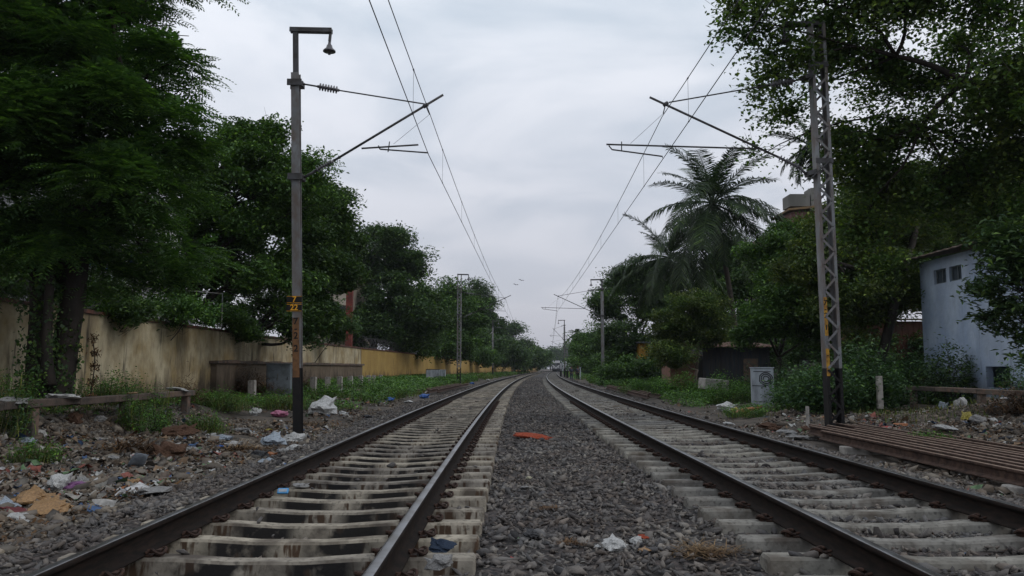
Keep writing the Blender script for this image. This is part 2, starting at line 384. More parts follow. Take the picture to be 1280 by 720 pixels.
# ------------------------------------------------------------------ ground and track bed
def axis(parts):
    out = []
    for a, b, st in parts: out += list(np.arange(a, b, st))
    return np.array(out + [parts[-1][1]])
xs = axis([(-2500, -400, 300), (-400, -60, 34), (-60, -20, 4), (-20, -12, .5), (-12, 14, .16), (14, 24, .5), (24, 64, 4), (64, 400, 28), (400, 2500, 300)])
ys = axis([(-300, -20, 40), (-20, 3, 1), (3, 26, .16), (26, 60, .5), (60, 160, 2), (160, 400, 8), (400, 3000, 200)])
XX, YY = np.meshgrid(xs, ys)
ZZ = gz(XX, YY)
nx = len(xs); idx = np.arange(len(ys) * nx).reshape(len(ys), nx)
Fq = np.stack([idx[:-1, :-1], idx[:-1, 1:], idx[1:, 1:], idx[1:, :-1]], -1).reshape(-1, 4)
g = link('ground', np_mesh('ground', np.stack([XX, YY, ZZ], -1).reshape(-1, 3), Fq), m_ground, smooth=True)
tag(g, kind='structure')
cs = axis([(-4.1, 5.6, .12)]); ss = axis([(-6, 30, .15), (30, 80, .6), (80, 420, 3)])
CC, SS = np.meshgrid(cs, ss)
bx_, by_, _ = T(CC, SS)
bz = bed_z(CC, SS) + .03 * vnoise(CC, SS, 6, 9)
bz = np.where((CC < -3.95) | (CC > 5.45), bz - .15, bz)
nc = len(cs); idx = np.arange(len(ss) * nc).reshape(len(ss), nc)
Fq = np.stack([idx[:-1, :-1], idx[:-1, 1:], idx[1:, 1:], idx[1:, :-1]], -1).reshape(-1, 4)
b_ = link('track_bed', np_mesh('track_bed', np.stack([bx_, by_, bz], -1).reshape(-1, 3), Fq), m_bed, smooth=True)
tag(b_, kind='structure')

# rocks: angular variants merged into one mesh by numpy
def rock_variants(k, rng, flat=.62):
    out = []; FF = []
    for i in range(k):
        for _t in range(200):
            pts = rng.normal(size=(8, 3)) * np.array([1, .9, .7]); pts /= np.linalg.norm(pts, axis=1)[:, None]
            D = np.linalg.norm(pts[:, None] - pts[None], axis=2) + np.eye(8) * 9
            if D.min() > .5: break
        bm = bmesh.new()
        for q in pts: bm.verts.new(q)
        bmesh.ops.convex_hull(bm, input=bm.verts); bmesh.ops.triangulate(bm, faces=bm.faces); bm.verts.index_update()
        f = np.array([[v.index for v in f.verts] for f in bm.faces]); V = np.array([v.co[:] for v in bm.verts]); bm.free()
        if len(f) != 12 or len(V) != 8:
            if out: V, f = out[-1], FF[-1]
            else: continue
        else: V = V * np.array([1.45, rng.uniform(.6, .95), rng.uniform(.3, .75) * flat / .62])
        out.append(V); FF.append(f)
    while len(out) < k: out.append(out[0]); FF.append(FF[0])
    return out, np.stack(FF)
def rotmats(n, rng, tilt=1.0):
    a = rng.uniform(0, 2 * math.pi, n); b = rng.normal(0, .5 * tilt, n); c = rng.normal(0, .5 * tilt, n)
    ca, sa, cb, sb, cc, sc_ = np.cos(a), np.sin(a), np.cos(b), np.sin(b), np.cos(c), np.sin(c)
    Z = np.zeros(n); O = np.ones(n)
    Rz = np.stack([ca, -sa, Z, sa, ca, Z, Z, Z, O], -1).reshape(n, 3, 3)
    Rx = np.stack([O, Z, Z, Z, cb, -sb, Z, sb, cb], -1).reshape(n, 3, 3)
    Ry = np.stack([cc, Z, sc_, Z, O, Z, -sc_, Z, cc], -1).reshape(n, 3, 3)
    return Rx @ Ry @ Rz
def rocks(name, pos, size, material, rng, flat=.62, tilt=1.0):
    vs, F0 = rock_variants(24, rng, flat); VV = np.stack(vs)
    n = len(pos); pick = rng.integers(0, 24, n)
    V = VV[pick] * size[:, None, None]
    V = np.einsum('nij,nvj->nvi', rotmats(n, rng, tilt), V) + pos[:, None, :]
    nv = V.shape[1]
    Fc = (F0[pick] + (np.arange(n) * nv)[:, None, None]).reshape(-1, 3)
    return link(name, np_mesh(name, V.reshape(-1, 3), Fc), material)
rng = np.random.default_rng(5)
def bed_positions(s0, s1, dens, smax_, skip=True):
    n = int((s1 - s0) * 9.9 * dens)
    c = rng.uniform(-4.35, 5.75, n); s = rng.uniform(s0, s1, n)
    if skip:
        ph = np.abs(((s - 5.45 + .3) % .6) - .3)
        on = (ph < .11) & ((np.abs(c - CL) < 1.38) | (np.abs(c - CR) < 1.38))
        keep = ~on | (rng.uniform(size=n) < .012)
        under = np.abs(np.abs(c - CL) - .87) < .09; under |= np.abs(np.abs(c - CR) - .87) < .09
        keep &= ~under
        c = c[keep]; s = s[keep]; on = on[keep]
    else: on = np.zeros(n, bool)
    x, y, _ = T(c, s)
    z = bed_z(c, s) + rng.uniform(-.01, .028, len(c))
    z = np.where(on, -.17, z)
    z = np.where((c < -3.9) | (c > 5.4), np.maximum(gz(x, y), -9) + .01, z)
    return np.stack([x, y, z], -1)
p1 = bed_positions(3.6, 13, 400, 0); s1_ = rng.lognormal(math.log(.0235), .42, len(p1))
p2 = bed_positions(13, 40, 130, 0); s2_ = rng.lognormal(math.log(.034), .3, len(p2))
p3 = bed_positions(40, 120, 22, 0, False); s3_ = rng.lognormal(math.log(.05), .3, len(p3))
ballast = rocks('ballast', np.concatenate([p1, p2, p3]), np.minimum(np.concatenate([s1_, s2_, s3_]), .075), m_stone, rng)
tag(ballast, 'loose grey crushed stone ballast between and around the tracks', 'ballast', kind='stuff')

# ------------------------------------------------------------------ rails
PROF = [(-.075, -.172), (.075, -.172), (.075, -.160), (.030, -.147), (.011, -.132), (.0085, -.06), (.011, -.047), (.034, -.036), (.0365, -.028), (.036, -.010),
        (.030, -.0025), (.018, 0), (-.018, 0), (-.030, -.0025), (-.036, -.010), (-.0365, -.028), (-.034, -.036), (-.011, -.047), (-.0085, -.06), (-.011, -.132), (-.030, -.147), (-.075, -.160)]
TOPF = (10, 11, 12)
def rail(c, label):
    sv = axis([(-4, 40, .5), (40, 200, 1.5), (200, 400, 4)])
    x, y, th = T(c, sv); V = []
    for (px, pz) in PROF:
        V.append(np.stack([x + px * np.cos(th), y - px * np.sin(th), np.full_like(x, pz)], -1))
    V = np.stack(V, 1); n = len(PROF); m = len(sv)
    I = np.arange(m * n).reshape(m, n); J = np.roll(I, -1, 1)
    Fc = np.stack([I[:-1], J[:-1], J[1:], I[1:]], -1).reshape(-1, 4)
    mi = np.tile(np.array([1 if k in TOPF else 0 for k in range(n)]), m - 1)
    me = np_mesh('rail', V.reshape(-1, 3), Fc, mi)
    o = link('rail', me, [m_foot, m_head])
    tag(o, label, 'rail', 'running rails of the two tracks')
rail(CL - .87, 'outermost running rail on the rubbish-strewn side nearest the old wall')
rail(CL + .87, 'inner running rail of the wall-side track, beside the central ballast')
rail(CR - .87, 'inner running rail of the hut-side track, beside the central ballast')
rail(CR + .87, 'outermost running rail beside the stacked rusty rails and hut side')

# ------------------------------------------------------------------ sleepers
def sleeper_mesh():
    secs = [(-1.375, .075, .125, -.02), (-1.36, .08, .13, 0), (-.95, .078, .13, 0), (-.62, .075, .125, -.004), (-.25, .065, .115, -.028),
            (.25, .065, .115, -.028), (.62, .075, .125, -.004), (.95, .078, .13, 0), (1.36, .08, .13, 0), (1.375, .075, .125, -.02)]
    V = []; 
    for x, wt, wb, dz in secs:
        V += [(x, -wb, -.215), (x, -wt - .008, -.018 + dz), (x, -wt + .008, dz), (x, wt - .008, dz), (x, wt + .008, -.018 + dz), (x, wb, -.215)]
    Fc = []
    for i in range(len(secs) - 1):
        for k in range(5): Fc.append((i * 6 + k, i * 6 + k + 1, i * 6 + 6 + k + 1, i * 6 + 6 + k))
    Fc.append((0, 5, 4, 3, 2, 1)); e = (len(secs) - 1) * 6; Fc.append(tuple(e + k for k in range(6)))
    me = bpy.data.meshes.new('sleeper'); me.from_pydata(V, [], Fc); me.update()
    bm = bmesh.new(); bm.from_mesh(me); bmesh.ops.recalc_face_normals(bm, faces=bm.faces); bm.to_mesh(me); bm.free()
    return me
def clip_mesh():
    mb = MB()
    pts = []
    for k in range(15):     # spring clip: an open coil standing beside the rail foot
        a = -2.6 + k / 14 * 5.4
        pts.append((.046 * math.cos(a) + .035, .046 * math.sin(a), .024 + .014 * math.sin(a * 2)))
    mb.tube([(-.03, -.05, .018)] + pts + [(-.045, .012, .022)], .0115, 6)
    mb.box(.028, .062, -.032, .032, -.01, .035)
    mb.box(-.055, .02, -.06, .06, -.004, .008)
    me = bpy.data.meshes.new('clip'); me.from_pydata(mb.v, [], mb.f); me.materials.append(m_clip); return me
CLIP = clip_mesh()
SL = {}
for key, mm in (('L', m_slL), ('R', m_slR)):
    me = sleeper_mesh(); me.materials.append(mm); SL[key] = me
for key, cc, lab, grp in (('L', CL, 'stained limewashed concrete sleeper under the wall-side track', 'sleepers of the wall-side track'),
                          ('R', CR, 'plain grey concrete sleeper under the hut-side track', 'sleepers of the hut-side track')):
    for k in range(150):
        s = 4.25 + .6 * k + R0.uniform(-.012, .012)
        x, y, th = T(cc, s)
        o = bpy.data.objects.new('concrete_sleeper', SL[key]); COL.objects.link(o)
        o.location = (x, y, -.178); o.rotation_euler = (0, 0, -th + R0.uniform(-.006, .006)); tag(o, lab, 'sleeper', grp)
        if s < 30:
            for rx in (-.87, .87):
                for sd_ in (-1, 1):
                    c_ = bpy.data.objects.new('rail_clip', CLIP); COL.objects.link(c_); c_.parent = o
                    c_.location = (rx + sd_ * .10, 0, .006); c_.rotation_euler = (0, 0, 0 if sd_ > 0 else math.pi)
    mb = MB()
    s = 4.25 + .6 * 150
    while s < 330:
        x, y, th = T(cc, s); M = Matrix.Translation((x, y, -.178)) @ Matrix.Rotation(-th, 4, 'Z')
        mb.box(-1.375, 1.375, -.1, .1, -.2, 0, M=M); s += .6
    o = mb.build('distant_sleepers', [m_slL if key == 'L' else m_slR])
    tag(o, 'far stretch of sleepers of the %s track merging towards the bend' % ('wall-side' if key == 'L' else 'hut-side'), 'sleepers', kind='stuff')

# ------------------------------------------------------------------ text
def text_mesh(body, size, extr=.002):
    cu = bpy.data.curves.new('t', 'FONT'); cu.body = body; cu.size = size; cu.extrude = extr; cu.align_x = 'CENTER'; cu.align_y = 'CENTER'; cu.offset = size * .018
    o = bpy.data.objects.new('t', cu); COL.objects.link(o)
    dg = bpy.context.evaluated_depsgraph_get(); dg.update()
    me = bpy.data.meshes.new_from_object(o.evaluated_get(dg)); bpy.data.objects.remove(o)
    return me
def put_text(name, body, size, loc, material, parent, rotz=0, roll=0):
    me = text_mesh(body, size); me.materials.clear()
    o = link(name, me, material, parent, loc); o.rotation_euler = (math.pi / 2, roll, rotz)
    return o

# ------------------------------------------------------------------ overhead line masts
def insulator(mb, a, b, r, n=7, m=0):
    a = Vector(a); b = Vector(b); d = b - a; l = d.length; q = d.to_track_quat('Z', 'Y').to_matrix().to_4x4(); M = Matrix.Translation(a) @ q
    prof = [(.0, 0), (r * .38, 0)]
    for i in range(n):
        t0 = l * (.06 + .88 * i / n); st = l * .88 / n
        prof += [(r * .38, t0 + st * .25), (r, t0 + st * .45), (r, t0 + st * .55), (r * .38, t0 + st * .75)]
    prof += [(r * .38, l), (0, l)]
    mb.lathe(prof, M, 14, m)
def cantilever(pts, parent, rl, scale_r=1.0):
    """pts: dict of points in the mast's local frame"""
    g = pts
    mb = MB(); insulator(mb, g['ins1a'], g['ins1b'], .085 * scale_r); insulator(mb, g['ins2a'], g['ins2b'], .075 * scale_r)
    # one mesh per insulator
    m1 = MB(); insulator(m1, g['ins1a'], g['ins1b'], .085); m1.build('insulator', m_porc, parent, True)
    m2 = MB(); insulator(m2, g['ins2a'], g['ins2b'], .075); m2.build('insulator', m_porc, parent, True)
    st = MB(); st.tube([g['stay0'], g['ins1a']], .02); st.tube([g['ins1b'], g['stay1']], .016); st.build('stay_tube', m_steel_d, parent, True)
    br = MB(); br.tube([g['low0'], g['ins2a']], .03); br.tube([g['ins2b'], g['tip']], .027); j = Vector(g['junc'])
    br.tube([j + Vector((-.05, 0, -.03)), j + Vector((.05, 0, .03))], .045); br.tube([g['junc'], g['cat']], .012); br.build('bracket_tube', m_steel_d, parent, True)
    rg = MB(); rg.tube([g['reg0'], g['reg1']], .02)
    rg.tube([g['nib0'], g['nib1']], .012); rg.tube([g['cat'], g['drop']], .004, 5); rg.build('register_arm', m_steel_d, parent, True)
    sa = MB(); sa.tube([g['st0'], g['st1']], .017); sa.tube([g['st0'], g['stj']], .014); sa.tube([g['st1'], g['con']], .008, 5); sa.build('steady_arm', m_steel_d, parent, True)
def px_pts(d, Y): return {k: P(u, v, Y) for k, (u, v) in d.items()}
LP = px_pts(dict(stay0=(379, 105), ins1a=(397, 108), ins1b=(424, 113), stay1=(531, 130), junc=(532, 132), cat=(537, 143), tip=(554, 118.5),
                 low0=(380, 222), ins2a=(394, 213.5), ins2b=(417, 201), reg0=(452, 185.5), reg1=(523, 181), nib0=(487, 177), nib1=(485, 190), drop=(492, 180),
                 st0=(475, 186.5), stj=(473, 182), st1=(535, 191), con=(535.5, 193)), 17.2)
RP = px_pts(dict(stay0=(1004, 98), ins1a=(993, 101), ins1b=(963, 106), stay1=(836, 128), junc=(832, 130), cat=(829, 142), tip=(812, 121.5),
                 low0=(1008, 218), ins2a=(1000, 210), ins2b=(972, 196), reg0=(948, 186), reg1=(758, 180.5), nib0=(777, 177), nib1=(777, 188), drop=(788, 179.5),
                 st0=(765, 187), stj=(761, 182), st1=(828, 195.5), con=(828.5, 198)), 17.6)
def local(pts, base): return {k: v - base for k, v in pts.items()}
def bell(mb, p, r=.14):
    M = Matrix.Translation(p)
    mb.lathe([(.0, .0), (.03, 0), (.035, -.06), (.06, -.09), (.075, -.15), (r, -.21), (r, -.235), (r * .5, -.24), (.03, -.26), (.03, -.30), (0, -.31)], M, 16)
def isect(mb, a, b, wd, dp, web=.02, fl=.02, side=None):
    """H-section column from a to b"""
    ux = Vector((1, 0, 0)); 
    for off in (-1, 1):
        o_ = Vector((0, off * (dp - fl) / 2, 0)); mb.beam(a + o_, b + o_, wd, fl, up=(0, 1, 0))
    mb.beam(a, b, web, dp - 2 * fl - .004, up=(0, 1, 0))
def hmast(name, base, top, label, pts, near=False, dirx=1, wid=.22, group=None, arm=.93):
    t = thing(name, label, 'mast', base, group=group); a = Vector((0, 0, -.5)); b = top - base; ax = b.normalized()
    def at(h): return ax * (h / ax.z)
    H = b.z
    mb = MB(); isect(mb, at(1.44), at(H * .885), wid, wid); mb.build('post', m_steel, t)
    mb = MB(); isect(mb, at(-.5), at(1.438), wid + .004, wid + .004); mb.build('black_base', m_black, t)
    mb = MB(); isect(mb, at(H * .87) + Vector((0, 0, 0)), at(H), .105, .105); mb.build('mast_extension', m_steel_d, t)
    tp = at(H); x1 = tp.x + dirx * arm
    mb = MB(); mb.beam(tp + Vector((-dirx * .12, -.05, -.03)), Vector((x1, tp.y - .05, tp.z - .05)), .04, .10); mb.beam(tp + Vector((-dirx * .12, .05, -.03)), Vector((x1, tp.y + .05, tp.z - .05)), .04, .10)
    mb.beam(Vector((x1 - dirx * .03, tp.y, tp.z - .04)), Vector((x1 - dirx * .05, tp.y, tp.z - .3)), .07, .05); mb.build('top_arm', m_steel_d, t)
    mb = MB(); bell(mb, Vector((x1 - dirx * .05, tp.y, tp.z - .3)) ); mb.build('bell_insulator', m_porc, t, True)
    for k in ('stay0', 'low0'):
        mb = MB(); q = pts[k]; h = q.z; c = at(h)
        mb.box(c.x - .16, c.x + .16, c.y - .15, c.y - .115, h - .07, h + .07); mb.box(c.x - .16, c.x + .16, c.y + .115, c.y + .15, h - .07, h + .07)
        mb.beam(c + Vector((dirx * .1, 0, 0)), q, .09, .12); mb.build('clamp', m_steel_d, t)
    cantilever(pts, t, 1)
    return t
def lmast(name, base, top, label, pts, dirx=-1, w0=.31, dp=.24, group=None, near=True, arm=.72, tint=None):
    """two channels joined by zigzag lacing"""
    t = thing(name, label, 'mast', base, group=group); b = top - base; ax = b.normalized(); H = b.z
    def at(h): return ax * (h / ax.z)
    def chan(mb, h0, h1):
        for sx in (-1, 1):
            o0 = Vector((sx * w0 / 2, 0, 0))
            mb.beam(at(h0) + o0, at(h1) + o0, dp, .012, up=(1, 0, 0))
            for sy in (-1, 1):
                o = Vector((sx * (w0 / 2 - .032), sy * (dp / 2 - .006), 0))
                mb.beam(at(h0) + o, at(h1) + o, .052, .012, up=(0, 1, 0))
    def lace(mb, h0, h1, step, sys_=(-1, 1)):
        h = h0; k = 0
        while h + step <= h1 + 1e-3:
            for sy in sys_:
                x0 = (w0 / 2 - .03) * (1 if (k + (sy > 0)) % 2 else -1)
                p = at(h) + Vector((x0, sy * (dp / 2 + .006), 0)); q = at(h + step) + Vector((-x0, sy * (dp / 2 + .006), 0))
                mb.beam(p, q, .05, .009, up=(0, 1, 0))
            h += step; k += 1
    hb = 1.42
    mb = MB(); chan(mb, hb, H * .995); mb.build('channel_legs', m_steel, t)
    mb = MB(); chan(mb, -.5, hb - .002); lace(mb, -.3, hb, .28); mb.build('black_base', m_black, t)
    
    for sy_ in (-1, 1):
        mb = MB(); lace(mb, hb, H * .885, .285, (sy_,)); mb.build('lacing', m_steel, t)
    tp = at(H); x1 = tp.x + dirx * arm
    mb = MB()
    for sy in (-.06, .06):
        mb.beam(tp + Vector((-dirx * (w0 / 2 + .02), sy, 0)), Vector((x1, tp.y + sy, tp.z - .02)), .05, .09)
    mb.beam(Vector((x1 + .0, tp.y, tp.z)), Vector((x1, tp.y, tp.z - .22)), .06, .04); mb.build('top_arm', m_steel_d, t)
    mb = MB(); bell(mb, Vector((x1, tp.y, tp.z - .2)), .15); mb.build('bell_insulator', m_porc, t, True)
    for k in ('stay0', 'low0'):
        mb = MB(); q = pts[k]; h = q.z + .05; c = at(h)
        mb.beam(Vector((q.x - .02 * dirx, c.y - dp / 2 - .03, q.z - .14)), c + Vector((-dirx * w0 * .3, -dp / 2 - .03, .22)), .02, .10, up=(0, 1, 0))
        mb.beam(Vector((q.x, c.y + dp / 2 + .03, q.z - .14)), c + Vector((-dirx * w0 * .3, dp / 2 + .03, .22)), .02, .10, up=(0, 1, 0))
        mb.box(c.x - w0 / 2 - .03, c.x + w0 / 2 + .03, c.y - dp / 2 - .018, c.y - dp / 2 - .004, h - .02 + .2, h + .09 + .2)
        mb.beam(c + Vector((dirx * w0 / 2, 0, 0)), q, dp, .10); mb.build('clamp', m_steel_d, t)
    cantilever(pts, t, 1)
    return t
GRP = 'overhead line masts along the tracks'
lb = P(372.5, 545, 17.2); lt = P(369.5, 36, 17.2)
mastL = hmast('overhead_line_mast', lb, lt, 'nearest solid steel mast with black base and orange 7 over 22 plate', local(LP, lb), True, 1, .175, GRP, .82)
rb = P(1044, 542, 17.6); rt = P(1019.5, 30, 17.6)
mastR = lmast('overhead_line_mast', rb, rt, 'nearest lattice steel mast with yellow number strips behind the rail stack', local(RP, rb), -1, .33, .26, GRP)
# number plates and painted numbers
plz = P(369.5, 380, 17.2) - lb; 
pl = thing('x', '', '') ; bpy.data.objects.remove(pl)
mb = MB(); mb.box(-.165, .165, -.02, 0, .012, .165); mb.box(-.165, .165, -.02, 0, -.165, -.012); mb.box(-.012, .012, -.0, .012, -.1, .1)
po = mb.build('number_plate', m_black, mastL, loc=(plz.x, plz.y - .095, plz.z))
mb = MB()
for z0, z1 in ((.012, .165), (-.165, -.012)):
    for a_, b_2 in (((-.16, z0 + .006), (.16, z0 + .006)), ((-.16, z1 - .006), (.16, z1 - .006))):
        mb.box(a_[0], b_2[0], -.0225, -.0205, a_[1] - .0035, a_[1] + .0035)
mb.build('plate_border', m_orange, po)
put_text('lettering', '7', .17, (0, -.024, .088), m_orange, po); put_text('lettering', '22', .17, (0, -.024, -.088), m_orange, po)
def on_axis(base, top, h): ax = top - base; return ax * (h / ax.z)
zb0 = (P(370, 403, 17.2) - lb).z; zb1 = (P(370, 457, 17.2) - lb).z
c0 = on_axis(lb, lt, (zb0 + zb1) / 2)
mb = MB(); a_ = on_axis(lb, lt, zb1 - .25); b_2 = on_axis(lb, lt, zb0 + .1)
mb.beam(a_ + Vector((-.01, -.0915, 0)), b_2 + Vector((-.01, -.0915, 0)), .145, .003, up=(0, 1, 0)); pb = mb.build('painted_number_band', m_rustband, mastL)
for ch, vv in (('7', 402), ('-', 411), ('2', 420), ('2', 436)):
    h = (P(370, vv, 17.2) - lb).z; q = on_axis(lb, lt, h)
    put_text('lettering', ch, .2, (q.x - .01, q.y - .0955, q.z), m_black, pb)
mb = MB(); yb0 = on_axis(rb, rt, (P(1030, 372, 17.6) - rb).z); yb1 = on_axis(rb, rt, (P(1035, 420, 17.6) - rb).z)
ox = -.33 / 2 + .03
mb.beam(yb1 + Vector((ox, -.134, 0)), yb0 + Vector((ox, -.134, 0)), .075, .003, up=(0, 1, 0))
y2a = on_axis(rb, rt, (P(1030, 436, 17.6) - rb).z); y2b = on_axis(rb, rt, (P(1035, 470, 17.6) - rb).z)
mb.beam(y2b + Vector((ox, -.134, 0)), y2a + Vector((ox, -.134, 0)), .075, .003, up=(0, 1, 0)); pb = mb.build('painted_number_band', m_yellow, mastR)
for ch, vv in (('7', 379), ('-', 387), ('2', 395), ('1', 410), ('-', 444), ('-', 462)):
    q = on_axis(rb, rt, (P(1030, vv, 17.6) - rb).z); put_text('lettering', ch, .16, (q.x + ox, q.y - .137, q.z), m_black, pb)
# far masts
def far_pts(src, srcbase, wire_src, base, wirex, side_mast_src):
    D0 = wire_src - side_mast_src; D1 = wirex - base.x; out = {}
    for k, v in src.items():
        out[k] = Vector((wirex + (v.x - wire_src) * D1 / D0, base.y, v.z)) - base
    return out
WL0, WR0 = LP['con'].x, RP['con'].x
mL, mR = P(372, 160, 17.2).x, P(1024, 160, 17.6).x
WIRE_L = [(-33, -1.75), (17.2, WL0)]; WIRE_R = [(-32, 3.0), (17.6, WR0)]
ordn = ['second', 'third', 'fourth', 'fifth']
for i, (u, Y, vt) in enumerate([(574, 66, 343), (616, 122, 404), (640, 180, 427), (656, 236, 438)]):
    x = (u - 640) / F * Y; base = Vector((x, Y, gzf(x, Y))); top = P(u, vt, Y); top.x = base.x; top.z = max(base.z + 8.6, top.z if i < 1 else 0)
    tx = XC(Y) + CL; wx = tx + (.2 if i % 2 == 0 else -.15); WIRE_L.append((Y, wx))
    fp = far_pts(LP, lb, WL0, base, wx, mL)
    if i == 0: lmast('overhead_line_mast', base, top, 'lattice mast standing before the yellow wall beside two white cabinets', fp, 1, .34, .24, GRP, arm=.75)
    else: hmast('overhead_line_mast', base, top, '%s mast from the camera along the wall side, thin against dark trees' % ordn[i], fp, False, 1, .24, GRP)
for i, (u, Y, vt) in enumerate([(753, 66, 343), (705.5, 122, 402), (700, 180, 421), (702, 236, 432)]):
    x = (u - 640) / F * Y
    if i >= 2: x = XC(Y) + CR + 3.2
    base = Vector((x, Y, gzf(x, Y))); top = P(u, vt, Y); top.x = base.x; top.z = base.z + 8.8
    wx = XC(Y) + CR + (-.2 if i % 2 == 0 else .15); WIRE_R.append((Y, wx))
    fp = far_pts(RP, rb, WR0, base, wx, mR)
    hmast('overhead_line_mast', base, top, ['solid mast beyond the hut side weeds with a black foot, before dark mango tree', 'third mast on the hut side, near the two standing people',
          'fourth mast on the hut side, close before the train', 'farthest mast on the hut side, beside the train coaches'][i], fp, False, -1, .24, GRP, .95)
# wires
ZC, ZK = LP['con'].z, (LP['cat'].z + RP['cat'].z) / 2
def wires(W, who):
    con = []; cat = []; drops = []
    W = W + [(W[-1][0] + 55, W[-1][1] + 7)]
    for (y0, x0), (y1, x1) in zip(W[:-1], W[1:]):
        for k in range(24):
            t = k / 24; x = x0 + (x1 - x0) * t; y = y0 + (y1 - y0) * t
            con.append((x, y, ZC)); sag = (ZK - ZC - .38) * 4 * t * (1 - t); cat.append((x, y, ZK - sag))
        nd = 9
        for k in range(nd):
            t = (k + .5) / nd; x = x0 + (x1 - x0) * t; y = y0 + (y1 - y0) * t
            if y < -5 or y > 190: continue
            drops.append(((x, y, ZC + .008), (x, y, ZK - (ZK - ZC - .38) * 4 * t * (1 - t))))
    o = MB(); o.tube(con, .0085, 6); c = o.build('contact_wire', m_wire, None, True); tag(c, 'lower contact wire over the %s track' % who, 'wire', 'overhead wires')
    o = MB(); o.tube(cat, .0085, 6); c = o.build('catenary_wire', m_wire, None, True); tag(c, 'upper sagging carrier wire over the %s track' % who, 'wire', 'overhead wires')
    for a, b in drops:
        d = MB(); d.tube([a, b], .004, 4); d.tube([Vector(b) - Vector((0, .03, 0)), Vector(b) + Vector((0, .03, 0))], .016, 5)
        d.tube([Vector(a) - Vector((0, .03, .008)), Vector(a) + Vector((0, .03, -.008))], .014, 5); d.build('dropper', m_wire, c)
wires(WIRE_L, 'wall-side'); wires(WIRE_R, 'hut-side')

# ------------------------------------------------------------------ boundary wall
WP = [(-10.2, -6), (-10.5, 10), (-10.9, 22), (-11.2, 35), (-11.0, 46), (-10.6, 56), (-8.9, 81), (-6.8, 112), (-3.6, 148), (0.5, 192), (5.0, 250), (10, 320)]
_wy = np.array([p[1] for p in WP]); _wx = np.array([p[0] for p in WP])
def wallx(y): return float(np.interp(y, _wy, _wx))
def wtop(y): return float(np.interp(y, [0, 60, 110, 200, 320], [2.45, 2.42, 2.25, 1.9, 1.9]))
def sweep(y0, y1, offs, zf, step=1.0):
    """offs: (inner, outer) x offsets, zf(y) -> z0, z1"""
    mb = MB(); n = max(1, int((y1 - y0) / step)); pr = None
    for i in range(n + 1):
        y = y0 + (y1 - y0) * i / n; x = wallx(y); z0, z1 = zf(y)
        ring = [(x + offs[0], y, z0), (x + offs[1], y, z0), (x + offs[1], y, z1), (x + offs[0], y, z1)]
        b = len(mb.v); mb.v += ring
        if pr is not None:
            for k in range(4):
                k2 = (k + 1) % 4; mb.f.append((pr + k, pr + k2, b + k2, b + k)); mb.mi.append(0)
        pr = b
    mb.f.append((0, 3, 2, 1)); mb.f.append((pr, pr + 1, pr + 2, pr + 3)); mb.mi += [0, 0]
    return mb
def wallseg(y0, y1, m, label):
    t = thing('boundary_wall', label, 'wall', (0, 0, 0))
    sweep(y0, y1, (-.14, .14), lambda y: (-.6, wtop(y))).build('wall_face', m, t)
    c = sweep(y0, y1, (-.20, .20), lambda y: (wtop(y) + .002, wtop(y) + .09 + .05 * float(vnoise(y, 3.0, 1.3, 2)) + .04 * float(vnoise(y, 9.0, 4.1, 5))), .35).build('coping', m_cope, t)
    return t
wa = wallseg(-6, 55.5, m_wallA, 'long stained cream plaster wall with mossy coping behind the near tree')
mb = MB()
sweep(29, 55, (.14, .36), lambda y: (-.6, 1.25)).build('plinth', m_plinth, wa)
sweep(28.8, 55.2, (.14, .46), lambda y: (1.252, 1.36 + .03 * math.sin(y * 2.1))).build('ledge', m_concd, wa)
wallseg(55.6, 150, m_wallB, 'yellow plaster wall with reddish coping beyond the cream wall')
wallseg(150.4, 320, m_wallB, 'far low yellow wall following the bend under the trees')
# razor wire coils along the coping
def coil(y0, y1, r, label):
    mb = MB(); pts = []; n = int((y1 - y0) / .33 * 12)
    for i in range(n):
        t = i / n; y = y0 + (y1 - y0) * t; a = i / 12 * 2 * math.pi; rr = r * (1 + .2 * math.sin(i * .37))
        pts.append((wallx(y) + rr * math.cos(a), y + .1 * math.sin(i * .9), wtop(y) + .12 + r + rr * math.sin(a)))
    mb.tube(pts, .009, 4, cap=False)
    for yy in np.arange(y0, y1, 3.2):
        x = wallx(yy); 
    tag(mb.build('razor_wire', m_steel_d), label, 'razor wire', 'coils of razor wire on the wall')
coil(17, 22.5, .27, 'thin tangled wire coil on the wall behind the near tree')
coil(24.5, 36, .30, 'razor wire coil on the cream wall beside the numbered mast')
coil(56.5, 70, .36, 'razor wire coil on the yellow wall under pale-trunked tree')
def fpost(u, v0, v1, Y, mm, label, bracket=False, r=.025):
    a = P(u, v1, Y); b = P(u, v0, Y)
    t = MB(); t.tube([a, b], r, 8)
    if bracket: 
        t.tube([b + Vector((0, 0, -.35)), b + Vector((1.0, .6, -.4))], .018, 6); t.tube([b + Vector((1.0, .6, -.4)), Vector((b.x + 1.0, b.y + .6, a.z))], .018, 6)
    tag(t.build('metal_post', mm), label, 'post')
fpost(233, 350, 407, wy := 26.2, m_steel, 'pale upright pipe with bracket rising from the wall top', True)
# red painted column
a = P(436, 432, 57); b = P(437, 358, 57)
t = thing('red_column', 'slim red column standing behind the wall by the buff building', 'column', (a.x, a.y, 0))
mb = MB(); mb.box(-.22, .22, -.22, .22, 0, b.z); mb.build('shaft', mat('red_paint', (.16, .035, .025), var=[(.08, .025, .02)], scale=2), t)
mb = MB(); mb.box(-.28, .28, -.28, .28, b.z + .003, b.z + .12); mb.build('cap', m_concd, t)

